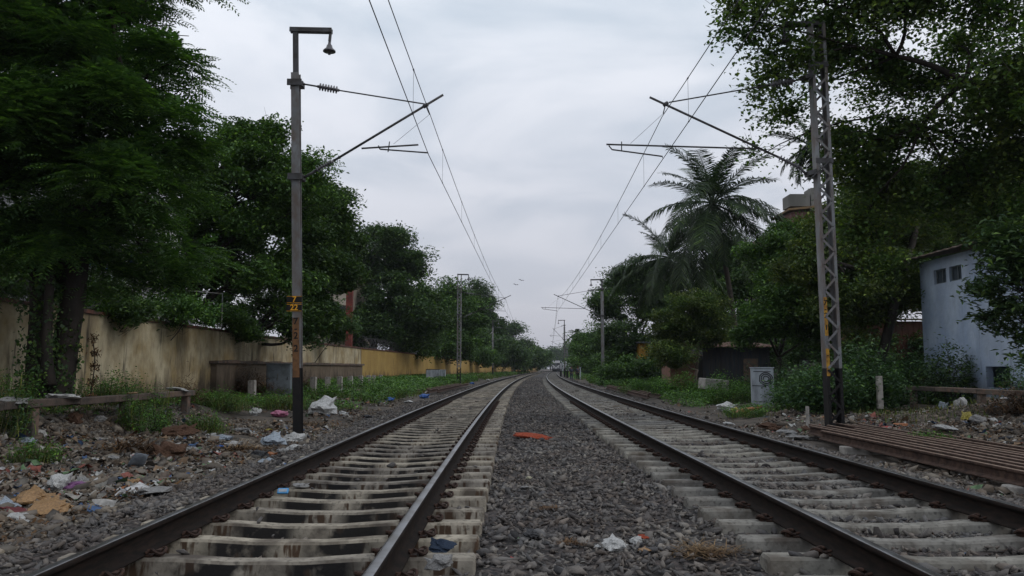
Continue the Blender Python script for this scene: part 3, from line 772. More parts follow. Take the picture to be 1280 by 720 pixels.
# bollards by the wall
for i, (u, v0, v1, wd) in enumerate([(315.5, 475, 494, 8), (349, 474, 489, 5), (392, 471, 493, 7), (410, 471, 492, 6), (425, 470.5, 488, 5), (438, 470, 484, 5.2), (451, 469.5, 483, 4.5), (461, 469, 481.5, 4), (467.5, 469, 481, 3.6), (476, 468.5, 480, 3.4)]):
    d = [30, 33, 36, 38, 41, 44, 47, 50, 53, 56][i]
    top = P(u, v0, d); w_ = .24
    z0 = gzf(top.x, d) - .3
    t = MB(); t.box(-w_ / 2, w_ / 2, -.09, .09, z0 - top.z, -.02); t.box(-w_ / 2 + .02, w_ / 2 - .02, -.07, .07, -.022, 0)
    t.box(-w_ / 2 - .012, w_ / 2 * .1, -.1, -.085, z0 - top.z, -.03)
    o = t.build('concrete_post', m_conc, loc=top, bevel=.012); o.rotation_euler = (0, R0.uniform(-.03, .03), R0.uniform(-.2, .2))
    names = ['stubby grey concrete post alone between the leaning slab heap and grey cabinet', 'stubby concrete post half hidden in weeds before the grey cabinet'] + \
        ['%s short concrete post in the row between numbered mast and yellow wall' % q for q in ('first', 'second', 'third', 'fourth', 'fifth', 'sixth', 'seventh', 'last')]
    tag(o, names[i], 'post', 'short concrete posts along the wall')

def cabinet(name, u0, u1, v0, v1, Y, depth, mm, label, lidm=None, rz=0, marks=False):
    a = P(u0, v1, Y); b = P(u1, v0, Y); wd = b.x - a.x; H = b.z - a.z
    t = thing(name, label, 'cabinet', ((a.x + b.x) / 2, Y + depth / 2, a.z), rz)
    mb = MB(); mb.box(-wd / 2, wd / 2, -depth / 2, depth / 2, -.25, H - .04); mb.build('body', mm, t, bevel=.012)
    mb = MB(); mb.box(-wd / 2 - .03, wd / 2 + .03, -depth / 2 - .03, depth / 2 + .03, H - .038, H); mb.build('lid', lidm or mm, t, bevel=.01)
    mb = MB(); mb.box(-wd / 2 + .04, wd / 2 - .04, -depth / 2 - .018, -depth / 2 - .002, .1, H - .1); dr = mb.build('door', mm, t, bevel=.006)
    mb = MB(); mb.box(wd / 2 - .12, wd / 2 - .09, -depth / 2 - .045, -depth / 2 - .02, H * .45, H * .45 + .12); mb.build('handle', m_steel_d, dr)
    if marks:
        mb = MB(); pts = []
        for rr in (.23, .17, .10):
            for k in range(15):
                an = k / 14 * 2 * math.pi * .97; pts.append((.12 + rr * math.cos(an) + .012 * math.sin(k * 3), -depth / 2 - .022, H - .42 + rr * math.sin(an) + .01 * math.cos(k * 5)))
        mb.tube(pts, .017, 5); mb.tube([(-wd / 2 + .08, -depth / 2 - .022, H - .15), (wd / 2 - .1, -depth / 2 - .022, H - .16)], .012, 5)
        mb.tube([(-wd / 2 + .03, -depth / 2 - .022, H - .66), (.1, -depth / 2 - .022, H - .68)], .012, 5)
        mb.build('scrawled_marks', m_black, dr)
    return t
m_cab = mat('grey_cabinet_paint', (.20, .235, .26), rough=.6, var=[(.13, .15, .16)], scale=3)
m_cabw = mat('pale_cabinet_paint', (.38, .42, .46), rough=.6, var=[(.22, .24, .26)], scale=3, stretch=(1, 1, .4))
cabinet('equipment_cabinet', 331.5, 362, 454, 492, 32, .5, m_cab, 'plain dark grey metal cabinet beside the numbered mast', rz=.12)
cabinet('equipment_cabinet', 532.5, 549, 461.5, 475, 69, .6, m_cabw, 'wide white-grey cabinet with dark lid in front of the yellow wall', m_black)
cabinet('equipment_cabinet', 549.6, 556.5, 462, 473.5, 70, .6, m_cabw, 'narrow white cabinet touching the wider one by the yellow wall')
cabinet('equipment_cabinet', 943, 968.5, 459, 505, 29, .55, m_cabw, 'grey-white trackside cabinet with black scrawled circle amid weeds', rz=-.25, marks=True)

# ------------------------------------------------------------------ low railings
def railing(name, X, y_posts, y0, y1, label, ztop=.53, segs=None, tilt=0):
    t = thing(name, label, 'railing', (X, (y0 + y1) / 2, 0)); cy = (y0 + y1) / 2
    y = y0
    rr = random.Random(int(X * 10))
    while y < y1 - .2:
        l = min(rr.uniform(1.4, 2.2), y1 - y)
        mb = MB(); dz = rr.uniform(-.015, .015)
        mb.box(-.13, .12, y - cy, y + l - .012 - cy, ztop - .13 + dz, ztop + dz)
        mb.build('top_beam', [m_concd, m_conc, m_rust2][0 if rr.random() < .5 else 2], t, bevel=.015); y += l
    mb = MB(); mb.box(-.07, .07, y0 - cy, y1 - 1.2 - cy, -.30, -.17); mb.build('bottom_beam', m_concd, t, bevel=.015)
    for yp in y_posts:
        mb = MB(); mb.box(-.085, .085, yp - .09 - cy, yp + .09 - cy, -.75, ztop - .122); o = mb.build('post', m_concd, t, bevel=.02)
    return t
m_rust2 = mat('reddish_concrete', (.105, .078, .063), var=[(.05, .042, .036)], scale=3, bump=.3)
railing('low_railing', -8.0, (10.2, 13.4, 16.6, 19.7), 7.0, 20.0, 'low broken concrete rail barrier holding rubbish below the wall')
railing('low_railing', 12.4, (13.0, 17.0, 21.2, 24.8), 10.0, 25.2, 'low concrete rail barrier before the blue hut with rubbish beneath')

# ------------------------------------------------------------------ rusty rail stacks
RPROF = [(x, z) for x, z in PROF]  # same section for the loose rails
def loose_rail(x0, y0, x1, y1, z, label, group, mm=m_rust, upside=False, z1=None):
    a = Vector((x0, y0, z)); b = Vector((x1, y1, z if z1 is None else z1)); d = (b - a).normalized(); sx = d.cross(Vector((0, 0, 1))).normalized(); sz = sx.cross(d)
    mb = MB(); n = len(PROF)
    for q in (a, b):
        for px, pz in PROF: 
            if upside: pz = -.172 - pz
            mb.v.append(tuple(q + sx * px + sz * pz))
    for k in range(n): k2 = (k + 1) % n; mb.f.append((k, k2, n + k2, n + k)); mb.mi.append(1 if k in TOPF else 0)
    mb.f.append(tuple(reversed(range(n)))); mb.f.append(tuple(range(n, 2 * n))); mb.mi += [0, 0]
    o = mb.build('stacked_rail', [mm, m_rusth]); tag(o, label, 'rail', group)
gr = 'rusty rails stacked on the hut side'
rails_r = [(6.00, 15.6, 5.95, 4), (6.26, 16.9, 6.17, 4), (6.44, 17.4, 6.40, 4), (6.71, 17.1, 6.60, 4), (6.90, 16.2, 6.85, 4), (7.14, 18.2, 7.04, 4), (7.36, 18.6, 7.27, 4), (7.72, 18.3, 7.62, 5), (7.98, 18.5, 7.86, 5), (8.6, 17.2, 8.3, 5)]
labs = ['rusty stacked rail lying nearest the running rail, front of the stack', 'second rusty rail in the stack counted from the track', 'third rusty rail in the stack counted from the track',
        'fourth rusty rail in the stack counted from the track', 'fifth rusty rail in the stack counted from the track', 'sixth rusty rail in the stack counted from the track', 'seventh rusty rail in the stack, last of its tight row',
        'rusty rail lying apart just behind the tight row, nearer of the pair', 'rusty rail lying apart behind the tight row, farther of the pair', 'single old rail lying deepest, next to the rubbish under the railing']
for (x0, y0, x1, y1), lb_ in zip(rails_r, labs):
    loose_rail(x0, y0, x1, y1, -.13 if x0 < 7.3 else (-.2 if x0 < 8 else -.24), lb_, gr)
for i, yy in enumerate((14.2, 9.5, 6.0)):
    mb = MB(); mb.box(-1.2, 1.35, -.14, .14, -.25, 0); o = mb.build('concrete_block', m_conc, loc=(7.0, yy, -.306), bevel=.02)
    tag(o, ['pale concrete bearer under the far ends of the stacked rails', 'concrete bearer under the middle of the stacked rails', 'concrete bearer under near ends of the stacked rails'][i], 'block', 'bearers under the rail stack')
for i, (c0_, s0_, s1_2) in enumerate([(-4.3, 43, 62), (-4.65, 42, 60), (-5.0, 44, 61), (-5.35, 42.5, 58)]):
    a = T(c0_, s0_); b = T(c0_ + .15, s1_2)
    loose_rail(b[0], b[1], a[0], a[1], -.06, '%s dark rusty rail lying in weeds before the second mast' % ('nearest', 'second', 'third', 'farthest')[i], 'rusty rails lying on the wall side')
for i, (c0_, s0_, s1_2) in enumerate([(5.9, 36, 56), (6.25, 38, 58), (6.6, 37, 55)]):
    a = T(c0_, s0_); b = T(c0_ + .1, s1_2)
    loose_rail(b[0], b[1], a[0], a[1], -.12, '%s reddish rail lying beside the hut-side track near its second mast' % ('closest', 'middle', 'outer')[i], 'reddish rails lying past the cabinet')

# ------------------------------------------------------------------ buildings
def windows(t, rects, frame_m, glass_m, y=0, depth=.08):
    for (x0, x1, z0, z1) in rects:
        mb = MB()
        for bx in ((x0 - .05, x1 + .05, z1, z1 + .05), (x0 - .05, x1 + .05, z0 - .05, z0), (x0 - .05, x0, z0, z1), (x1, x1 + .05, z0, z1)):
            mb.box(bx[0], bx[1], y - depth, y + .05, bx[2], bx[3])
        fr = mb.build('window', frame_m, t); mb = MB(); mb.box(x0, x1, y - .01, y + .03, z0, z1); mb.build('pane', glass_m, fr)
m_dark = mat('dark_opening', (.012, .013, .016), rough=.4, spec=.5)
# blue hut: long face looks at the track
hx0, hx1, hy0, hy1, hz0 = 14.6, 18.2, 22.9, 28.3, -.1
top_far = P(1152, 329, 28.3).z; hzt = top_far
t = thing('hut', 'pale blue limewashed hut with two small high windows behind the railing', 'hut', (hx0, hy0, hz0))
H = hzt - hz0
def hole_wall(mb, L_, Hh, holes, th):
    xsn = sorted({0, L_} | {h[0] for h in holes} | {h[1] for h in holes}); zsn = sorted({0, Hh} | {h[2] for h in holes} | {h[3] for h in holes})
    for i in range(len(xsn) - 1):
        for j in range(len(zsn) - 1):
            xm = (xsn[i] + xsn[i + 1]) / 2; zm = (zsn[j] + zsn[j + 1]) / 2
            if any(h[0] < xm < h[1] and h[2] < zm < h[3] for h in holes): continue
            mb.box(0, th, xsn[i], xsn[i + 1], zsn[j], zsn[j + 1])
def yz(u, v):
    d = ray(u, v); k = hx0 / d.x; p = CAM + d * k; return p.y - hy0, p.z - hz0
w1 = yz(1168, 356), yz(1182, 333); w2 = yz(1187, 350), yz(1201, 327)
holes = [(w1[1][0], w1[0][0], w1[0][1], w1[1][1] - .05), (w2[1][0], w2[0][0], w1[0][1], w1[1][1] - .05)]
h3 = yz(1233, 472), yz(1262, 458); holes.append((h3[1][0], h3[0][0], h3[0][1] - .3, h3[1][1]))
holes = [(min(a, b), max(a, b), min(c, d), max(c, d)) for a, b, c, d in holes]
LY = hy1 - hy0
mb = MB(); hole_wall(mb, LY, H, holes, .22)
mb.box(.222, hx1 - hx0, 0, .2, 0, H); mb.box(.222, hx1 - hx0, LY - .2, LY, 0, H); mb.box(hx1 - hx0 - .2, hx1 - hx0, .202, LY - .202, 0, H)
mb.build('wall', m_blue, t)
for (a, b, c, d) in holes[:2]:
    mb = MB()
    mb.box(.08, .12, a, b, c, c + .04); mb.box(.08, .12, a, b, d - .04, d); mb.box(.08, .12, a, a + .03, c + .042, d - .042); mb.box(.08, .12, b - .03, b, c + .042, d - .042); mb.box(.085, .115, (a + b) / 2 - .012, (a + b) / 2 + .012, c + .042, d - .042)
    wn = mb.build('window', m_cab, t); mb = MB(); mb.box(.13, .14, a, b, c, d); mb.build('pane', mat('dusty_glass', (.05, .065, .08), rough=.3, spec=.6), wn)
mb = MB(); n = 26; yy = np.linspace(-.45, LY + .35, n)
for k in range(n - 1):
    for a0, a1, zz0, zz1 in ((-.55, hx1 - hx0 + .4, H + .06, H + .85),):
        dz0 = .03 * (k % 2); dz1 = .03 * ((k + 1) % 2)
        v = [(a0, yy[k], zz0 + dz0), (a1, yy[k], zz1 + dz0), (a1, yy[k + 1], zz1 + dz1), (a0, yy[k + 1], zz0 + dz1)]
        v2 = [(p[0], p[1], p[2] + .03) for p in v]; mb.add(v + v2, [(0, 1, 2, 3), (7, 6, 5, 4), (0, 4, 5, 1), (2, 6, 7, 3), (1, 5, 6, 2), (3, 7, 4, 0)])
mb.build('roof', m_concd, t)
mb = MB(); mb.box(-.03, 0, LY - 5.3, LY, -.3, .9); 
def building(name, label, x0, x1, y0, y1, z1, wallm, trim, rows, cols, roofm=None, cat='building', balcony=False, z0=0):
    t = thing(name, label, cat, (x0, y0, z0)); W, D = x1 - x0, y1 - y0
    mb = MB(); mb.box(0, W, 0, D, 0, z1); mb.build('wall', wallm, t)
    mb = MB(); mb.box(-.25, W + .25, -.25, D + .25, z1 + .003, z1 + .22); mb.box(0, W, 0, .15, z1 + .223, z1 + .9); mb.box(0, .15, .153, D, z1 + .223, z1 + .9); mb.box(W - .15, W, .153, D, z1 + .223, z1 + .9); mb.build('roof', roofm or trim, t)
    st = z1 / rows
    for r in range(rows):
        if r: 
            mb = MB(); mb.box(-.08, W + .08, -.08, -.003, r * st - .1, r * st + .1); mb.build('string_course', trim, t)
        for c in range(cols):
            cx = W * (c + .5) / cols; a = min(.7, W / cols * .3)
            mb = MB(); mb.box(cx - a, cx + a, -.1, -.003, r * st + .95, r * st + 2.2); wn = mb.build('window', trim, t)
            mb = MB(); mb.box(cx - a + .07, cx + a - .07, -.115, -.102, r * st + 1.02, r * st + 2.13); mb.box(cx - .02, cx + .02, -.125, -.117, r * st + 1.02, r * st + 2.13); mb.build('pane', m_dark, wn)
            if balcony:
                mb = MB(); mb.box(cx - a - .3, cx + a + .3, -1.0, -.13, r * st + .2, r * st + .32); mb.box(cx - a - .3, cx + a + .3, -1.0, -.95, r * st + .323, r * st + 1.1); mb.build('balcony', balcony, t)
    # windows on the side that faces the tracks
    for r in range(rows):
        for yy in np.arange(2, D - 1, 3.0):
            for X, sg in ((W, 1), (0, -1)):
                xa, xb = (W + .003, W + .09) if sg > 0 else (-.09, -.003)
                mb = MB(); mb.box(xa, xb, yy - .6, yy + .6, r * st + .95, r * st + 2.2); wn = mb.build('window', trim, t)
                xc_, xd_ = (W + .092, W + .105) if sg > 0 else (-.105, -.092)
                mb = MB(); mb.box(xc_, xd_, yy - .52, yy + .52, r * st + 1.02, r * st + 2.13); mb.build('pane', m_dark, wn)
    return t
m_white = mat('white_wall', (.50, .50, .50), var=[(.33, .33, .34)], scale=.8)
m_bluep = mat('blue_trim', (.06, .13, .42), rough=.6)
m_buff = mat('buff_wall', (.38, .33, .27), var=[(.25, .21, .17)], scale=.7)
m_bconc = mat('weathered_concrete', (.15, .148, .135), var=[(.10, .10, .09)], scale=.5, stretch=(1, 1, .4))
building('apartment_building', 'white building with blue trim glimpsed through the near tree', -27, -15.2, 27, 38, 7.6, m_white, m_bluep, 2, 4, m_white, balcony=m_white)
building('apartment_building', 'buff plastered building behind the dark trees by the red column', -19, -13.2, 66, 78, 8.2, m_buff, m_concd, 2, 3)
t = building('house', 'house with pinkish sloping tiled roof beyond the yellow wall', -13.5, -8.2, 92, 104, 4.2, m_white, m_concd, 1, 3, cat='house')
mb = MB(); mb.add([(-.4, -.4, 4.6), (5.7, -.4, 4.6), (5.7, 6, 6.9), (-.4, 6, 6.9), (-.4, 12.4, 4.6), (5.7, 12.4, 4.6), (-.4, -.4, 4.45), (5.7, -.4, 4.45), (-.4, 12.4, 4.45), (5.7, 12.4, 4.45)],
  [(0, 1, 2, 3), (3, 2, 5, 4), (0, 3, 4, 8, 6), (1, 7, 9, 5, 2), (0, 6, 7, 1), (4, 5, 9, 8)]); mb.build('tiled_roof', mat('pink_tiles', (.36, .20, .17), var=[(.25, .2, .18)], scale=3, stretch=(1, 8, 1)), t)
# concrete building behind the palm
a = P(972, 284, 62); 
t = building('apartment_building', 'grey concrete building with brick parapet box rising behind the palm', a.x, a.x + 9, 62, 74, a.z - 1, m_bconc, m_concd, 4, 3)
m_brick = mat('brick', (.13, .06, .05), var=[(.08, .045, .038)], scale=4)
mb = MB(); hz_ = a.z - 1
mb.box(1.2, 4.4, .3, 4, hz_ + .95, hz_ + 2.3); mb.build('roof_room', m_brick, t)
mb = MB(); mb.add([(.9, .0, hz_ + 2.35), (4.7, .0, hz_ + 2.75), (4.7, 4.3, hz_ + 2.75), (.9, 4.3, hz_ + 2.35), (.9, 0, hz_ + 2.5), (4.7, 0, hz_ + 2.95), (4.7, 4.3, hz_ + 2.95), (.9, 4.3, hz_ + 2.5)], [(0, 3, 2, 1), (4, 5, 6, 7), (0, 1, 5, 4), (2, 3, 7, 6), (1, 2, 6, 5), (3, 0, 4, 7)])
mb.build('slab_roof', mat('ochre_slab', (.20, .13, .06), var=[(.10, .07, .05)], scale=2), t)
mb = MB(); mb.box(1.6, 3.2, 1.5, 3.3, hz_ + 3.0, hz_ + 4.0); mb.box(3.3, 3.9, 1.5, 3.0, hz_ + 3.0, hz_ + 4.5); mb.build('water_tank', m_bconc, t)
# shanty, yellow shed
m_tin = mat('dark_tin', (.028, .035, .048), rough=.6, var=[(.05, .045, .045)], scale=3, stretch=(3, 3, .4))
m_tinr = mat('rusty_tin', (.20, .09, .06), rough=.8, var=[(.10, .06, .05), (.28, .2, .16)], scale=3)
def shack(name, label, x0, x1, y0, y1, z1, wm, rm, zr=.4, z0=-.3, door=True):
    t = thing(name, label, 'shack', (x0, y0, z0)); W, D = x1 - x0, y1 - y0
    mb = MB(); n = int(W / .14)
    for k in range(n): mb.box(W * k / n, W * (k + 1) / n, -.02 * (k % 2), D - .02 * (k % 2), 0, z1)
    mb.build('wall', wm, t)
    mb = MB(); n = int(W / .18)
    for k in range(n):
        a0 = -.3 + (W + .6) * k / n; a1 = -.3 + (W + .6) * (k + 1) / n; d_ = .03 * (k % 2)
        mb.add([(a0, -.5, z1 + .02 + d_), (a1, -.5, z1 + .02 + d_), (a1, D + .3, z1 + zr + d_), (a0, D + .3, z1 + zr + d_), (a0, -.5, z1 + .05 + d_), (a1, -.5, z1 + .05 + d_), (a1, D + .3, z1 + zr + .03 + d_), (a0, D + .3, z1 + zr + .03 + d_)],
               [(0, 3, 2, 1), (4, 5, 6, 7), (0, 1, 5, 4), (1, 2, 6, 5), (2, 3, 7, 6), (3, 0, 4, 7)])
    mb.build('roof', rm, t)
    if door:
        mb = MB(); mb.box(W * .6, W * .6 + .8, -.06, -.03, 0, min(1.9, z1 - .1)); mb.build('door', m_concd, t)
    return t
shack('tin_shack', 'dark blue tin shack with rusty patched roof behind the weeds', 10.5, 14.2, 44, 48, 2.5, m_tin, m_tinr)
shack('brick_shack', 'low terracotta-walled shed half hidden under the olive tree', 8.6, 10.0, 43.5, 46, 2.0, mat('terracotta', (.22, .11, .08), var=[(.14, .08, .06)], scale=2), m_concd, door=False)
shack('yellow_shed', 'bright yellow painted shed glimpsed through dark leaves past the palm', 11.5, 13.6, 72, 76, 3.3, m_yellow, m_tin, z0=.0)
shack('brown_shack', 'dark brown shed deep in shade between lattice mast and blue hut', 16.5, 22, 38, 43, 3.6, mat('dark_brown_wall', (.07, .04, .03), var=[(.14, .06, .04)], scale=1), m_concd)
o = MB(); o.box(-.55, .55, -.25, .25, -.2, .22); q = P(892, 487, 32); o = o.build('concrete_block', m_conc, loc=(q.x, 32, q.z + .2), bevel=.02); o.rotation_euler = (.05, .08, .35)
tag(o, 'pale concrete block lying in weeds behind the scrawled cabinet', 'block')
for (u, v0, v1, Y, lb_) in ((1100, 470, 500, 23, 'short white-grey marker post in weeds just past the lattice mast'), (1010, 508, 534, 19.2, 'thin pale stake standing before the lattice mast weeds')):
    a = P(u, v1, Y); b = P(u, v0, Y); wd = .16 if v0 == 470 else .06
    o = MB(); o.box(-wd / 2, wd / 2, -.05, .05, -.25, b.z - a.z); o = o.build('marker_post', m_conc, loc=a, bevel=.01); tag(o, lb_, 'post')
for i, (u, v0, v1, Y) in enumerate([(701, 464, 469.5, 120), (709, 465, 471.5, 112), (725.4, 459.5, 468, 101)]):
    a = P(u, v1, Y); a.z = gzf(a.x, Y); b = P(u, v0, Y)
    q = (.14, .14, .07)[i]; o = MB(); o.box(-q, q, -q, q, -.2, max(.7, b.z - a.z)); o.box(-q - .02, q + .02, -q - .02, q + .02, max(.7, b.z - a.z) + .002, max(.7, b.z - a.z) + .08)
    o = o.build('marker_post', [m_black, m_black, m_cabw][i], loc=a)
    tag(o, ['small black post at the bend, farther of two black ones', 'small black post nearer the two people at the bend', 'white marker post right behind the two standing people'][i], 'post')

# ------------------------------------------------------------------ trees
def rot_to(d):
    return Vector(d).to_track_quat('Z', 'Y')
def leaves(name, C, size, material, rng, up=.5, asp=.45, parent=None, droop=.25, fold=.18):
    """one rhombic folded leaf per row of C"""
    n = len(C)
    nrm = rng.normal(size=(n, 3)); nrm[:, 2] = np.abs(nrm[:, 2]) * (1 + up * 2) + up; nrm /= np.linalg.norm(nrm, axis=1)[:, None]
    a = rng.normal(size=(n, 3)); a[:, 2] -= droop * 2; a -= nrm * (a * nrm).sum(1)[:, None]; a /= np.linalg.norm(a, axis=1)[:, None]
    b = np.cross(nrm, a); s = (size * rng.uniform(.65, 1.3, n))[:, None] if np.isscalar(size) else (size * rng.uniform(.65, 1.3, n))[:, None]
    V = np.stack([C - a * s * .5, C + b * s * asp * .5 + nrm * s * fold * .5, C + a * s * .5 - nrm * s * .08, C - b * s * asp * .5 + nrm * s * fold * .5], 1).reshape(-1, 3)
    return link(name, np_mesh(name, V, np.arange(4 * n).reshape(n, 4)), material, parent)
def sprays(name, C, D, length, material, rng, pairs=7, lw=.022, ll=.085, parent=None, droop=.35):
    """feathery compound leaves: a rachis with two rows of narrow leaflets"""
    n = len(C); D = D / np.linalg.norm(D, axis=1)[:, None]
    L_ = length * rng.uniform(.7, 1.25, n)
    up = np.array([0, 0, 1.0]) + rng.normal(0, .25, (n, 3)); S_ = np.cross(D, up); S_ /= np.linalg.norm(S_, axis=1)[:, None]
    U = np.cross(S_, D); Vs = []; 
    for k in range(pairs):
        t = (k + .6) / pairs
        q = C + D * (L_ * t)[:, None] - np.array([0, 0, 1.0]) * (L_ * droop * t * t)[:, None]
        sc_ = ll * (1.15 - .55 * abs(t - .45) * 2) * (L_ / length)
        for sg in (-1, 1):
            ax = S_ * sg * .9 + D * .45; ax /= np.linalg.norm(ax, axis=1)[:, None]
            e = q + ax * sc_[:, None] - U * (sc_ * .22)[:, None]; m_ = q + ax * (sc_ * .5)[:, None]
            wv = D * (lw * .5 * L_ / length)[:, None]
            Vs.append(np.stack([q, m_ + wv, e, m_ - wv], 1))
    V = np.concatenate(Vs, 1).reshape(-1, 3)
    return link(name, np_mesh(name, V, np.arange(len(V)).reshape(-1, 4)), material, parent)
def wob(a, b, rng, k=5, amp=.12, sag=0):
    a = Vector(a); b = Vector(b); l = (b - a).length; pts = []
    o1 = Vector(rng.normal(0, amp * l, 3)); o2 = Vector(rng.normal(0, amp * l * .5, 3))
    for i in range(k + 1):
        t = i / k; p = a.lerp(b, t) + o1 * math.sin(math.pi * t) + o2 * math.sin(2 * math.pi * t); p.z += sag * l * 4 * t * (1 - t); pts.append(p)
    return pts
def lobe_points(cen, rad, n, rng, shell=.55, under=.55):
    u = rng.normal(size=(n * 2, 3)); u /= np.linalg.norm(u, axis=1)[:, None]
    r = rng.uniform(0, 1, n * 2) ** shell
    keep = ~((u[:, 2] < -.25) & (rng.uniform(size=n * 2) > under)); p = (u * r[:, None])[keep][:n]
    return p * np.array(rad) + np.array(cen), p
def tree(name, label, base, lobes, material, rng, leaf_n=30000, leaf_s=.14, clump=.55, n_clump=40, trunk_r=.22, fork=.35, barkm=None, cat='tree', asp=.45, up=.5, flat=.6,
         stems=None, spray=None, group=None, twigs=True, droop=.25, limb_r=None, shell=.55, twiglets=0):
    """lobes: list of (centre, radii) in world space; a limb runs into each, twigs to every clump of leaves"""
    base = Vector(base); t = thing(name, label, cat, base, group=group); barkm = barkm or m_bark
    mb = MB(); vols = [l[1][0] * l[1][1] * l[1][2] for l in lobes]; tot = sum(v ** .67 for v in vols)
    cen = sum((Vector(l[0]) for l in lobes), Vector()) / len(lobes)
    if stems is None:
        fk = base.lerp(Vector((cen.x * .4 + base.x * .6, cen.y * .4 + base.y * .6, cen.z)), fork); fk.z = base.z + (cen.z - base.z) * fork * 1.1
        st = [wob(base - Vector((0, 0, .4)), fk, rng, 6, .04)]; ends = [fk]
        mb.tube([p - base for p in st[0]], [trunk_r * (1.35 if i == 0 else 1.08 - .06 * i) for i in range(7)], 10)
        tr_end = trunk_r * .72
    else:
        ends = []; tr_end = trunk_r * .6
        for a, b, r in stems:
            pts = wob(Vector(a) - Vector((0, 0, .4 if a[2] < 1.2 else 0)), b, rng, 7, .03); ends.append(Vector(b)); mb.tube([p - base for p in pts], [r * (1.3 if i == 0 else 1.05 - .05 * i) for i in range(8)], 10)
    CC_, DD = [], []
    for lobe_, v in zip(lobes, vols):
        lc, lr = lobe_[0], lobe_[1]; dens = lobe_[2] if len(lobe_) > 2 else 1.0
        e = min(ends, key=lambda q: (q - Vector(lc)).length); lcv = Vector(lc)
        limb = wob(e, lcv, rng, 6, .07, .04); r0 = (limb_r or tr_end * .8) * (.45 + .4 * (v / max(vols)) ** .4)
        mb.tube([p - base for p in limb], [r0 * (1 - .11 * i) for i in range(7)], 7)
        k = max(4, int(n_clump * (v ** .67) / tot)); cp, uu = lobe_points(lc, lr, k, rng, shell)
        nl = int(leaf_n * (v ** .67) / tot * dens)
        if twigs:
            for c in cp:
                c = Vector(c); s0 = limb[min(6, 3 + int(rng.integers(0, 4)))]
                mb.tube([p - base for p in wob(s0, c, rng, 3, .10)], [r0 * .32, r0 * .22, r0 * .14, .008], 4, cap=False)
                for _k in range(twiglets):
                    d_ = Vector(rng.normal(0, 1, 3)); d_.z = d_.z * .5 + .1; mb.tube([p - base for p in wob(c, c + d_.normalized() * clump * rng.uniform(.7, 1.3), rng, 2, .12)], [.009, .006, .003], 3, cap=False)
        wts = rng.dirichlet(np.ones(len(cp)) * 4); cnt = np.maximum(1, (wts * nl).astype(int))
        cid = np.repeat(np.arange(len(cp)), cnt); off = rng.normal(size=(len(cid), 3)); off /= np.linalg.norm(off, axis=1)[:, None]
        rr = rng.uniform(0, 1, len(cid)) ** .6 * np.where(rng.uniform(size=len(cid)) < .1, 1.28, 1.0); csz = (clump * 1.15 * rng.uniform(.45, 1.55, len(cp)))[cid]
        off = off * (rr * csz)[:, None] * np.array([1, 1, flat]); pos = cp[cid] + off
        CC_.append(pos - np.array(base)); DD.append(off + uu[cid] * .35)
    Cp = np.concatenate(CC_)
    mb.build('trunk', barkm, t, True)
    if spray:
        D = np.concatenate(DD); D[:, 2] = D[:, 2] * .35 + .05; D += rng.normal(0, .12, D.shape)
        sprays('crown', Cp, D, spray[0], material, rng, spray[1], spray[2], spray[3], t)
    else: leaves('crown', Cp, leaf_s, material, rng, up, asp, t, droop)
    return t
rg = lambda s: np.random.default_rng(s)
def LB(u, v, Y, ru, rv, rd=None, dens=1.0):
    """lobe from its picture ellipse at depth Y: centre and half sizes in pixels"""
    k = Y / F; return (tuple(P(u, v, Y)), (ru * k, (rd if rd is not None else (ru + rv) / 2 * k), rv * k), dens)
def gbase(x, y): return (x, y, gzf(x, y))

# big near feathery tree on the left
st1 = P(47, 476, 15.4); st2 = P(76, 476, 15.8)
tree('feathery_tree', 'tall near tree with twin dark trunks and feathery leaves in front of the stained wall', (st1.x, 15.4, gzf(st1.x, 15.4)),
     [LB(40, 60, 15.5, 190, 95, 2.6), LB(-120, 0, 16, 150, 150, 2.6), LB(120, -60, 15, 150, 90, 2.4), LB(150, 150, 14.6, 80, 60, 1.5), LB(215, 78, 14.8, 38, 20, .7), LB(20, 190, 15, 150, 80, 2.2),
      LB(175, 235, 14.6, 62, 55, 1.3), LB(-60, 160, 14.5, 130, 100, 2), LB(90, 300, 15.2, 60, 38, 1.0), LB(215, 185, 15, 30, 26, .7), LB(205, 330, 16.6, 42, 28, .8), LB(130, 345, 16.4, 40, 24, .6), LB(20, 300, 15.8, 50, 40, .8), LB(160, 295, 17, 46, 34, .8), LB(110, 260, 17, 50, 34, .8), LB(-30, 320, 14.8, 60, 50, 1.0)], m_lf_near, rg(11),
     leaf_n=37000, clump=.55, n_clump=400, trunk_r=.24, limb_r=.075, stems=[((st1.x, 15.4, gzf(st1.x, 15.4)), P(40, 300, 15.4), .20), ((st2.x, 15.8, gzf(st2.x, 15.8)), P(95, 260, 15.8), .27), (P(70, 350, 15.7), P(165, 130, 15.2), .13)], spray=(.38, 6, .042, .12), flat=.42)
tree('broadleaf_tree', 'large rounded tree rising just behind the wall left of the numbered mast', gbase(-12.3, 28),
     [LB(300, 185, 28, 62, 46), LB(238, 205, 28, 40, 36), LB(262, 240, 27, 60, 60), LB(345, 240, 28, 70, 55), LB(385, 225, 29, 34, 34), LB(300, 300, 28, 80, 60), LB(250, 345, 28, 60, 40), LB(340, 350, 28, 70, 35)], m_lf_mid2, rg(12), leaf_n=95000, twiglets=3, leaf_s=.17, clump=.6, n_clump=210, trunk_r=.3)
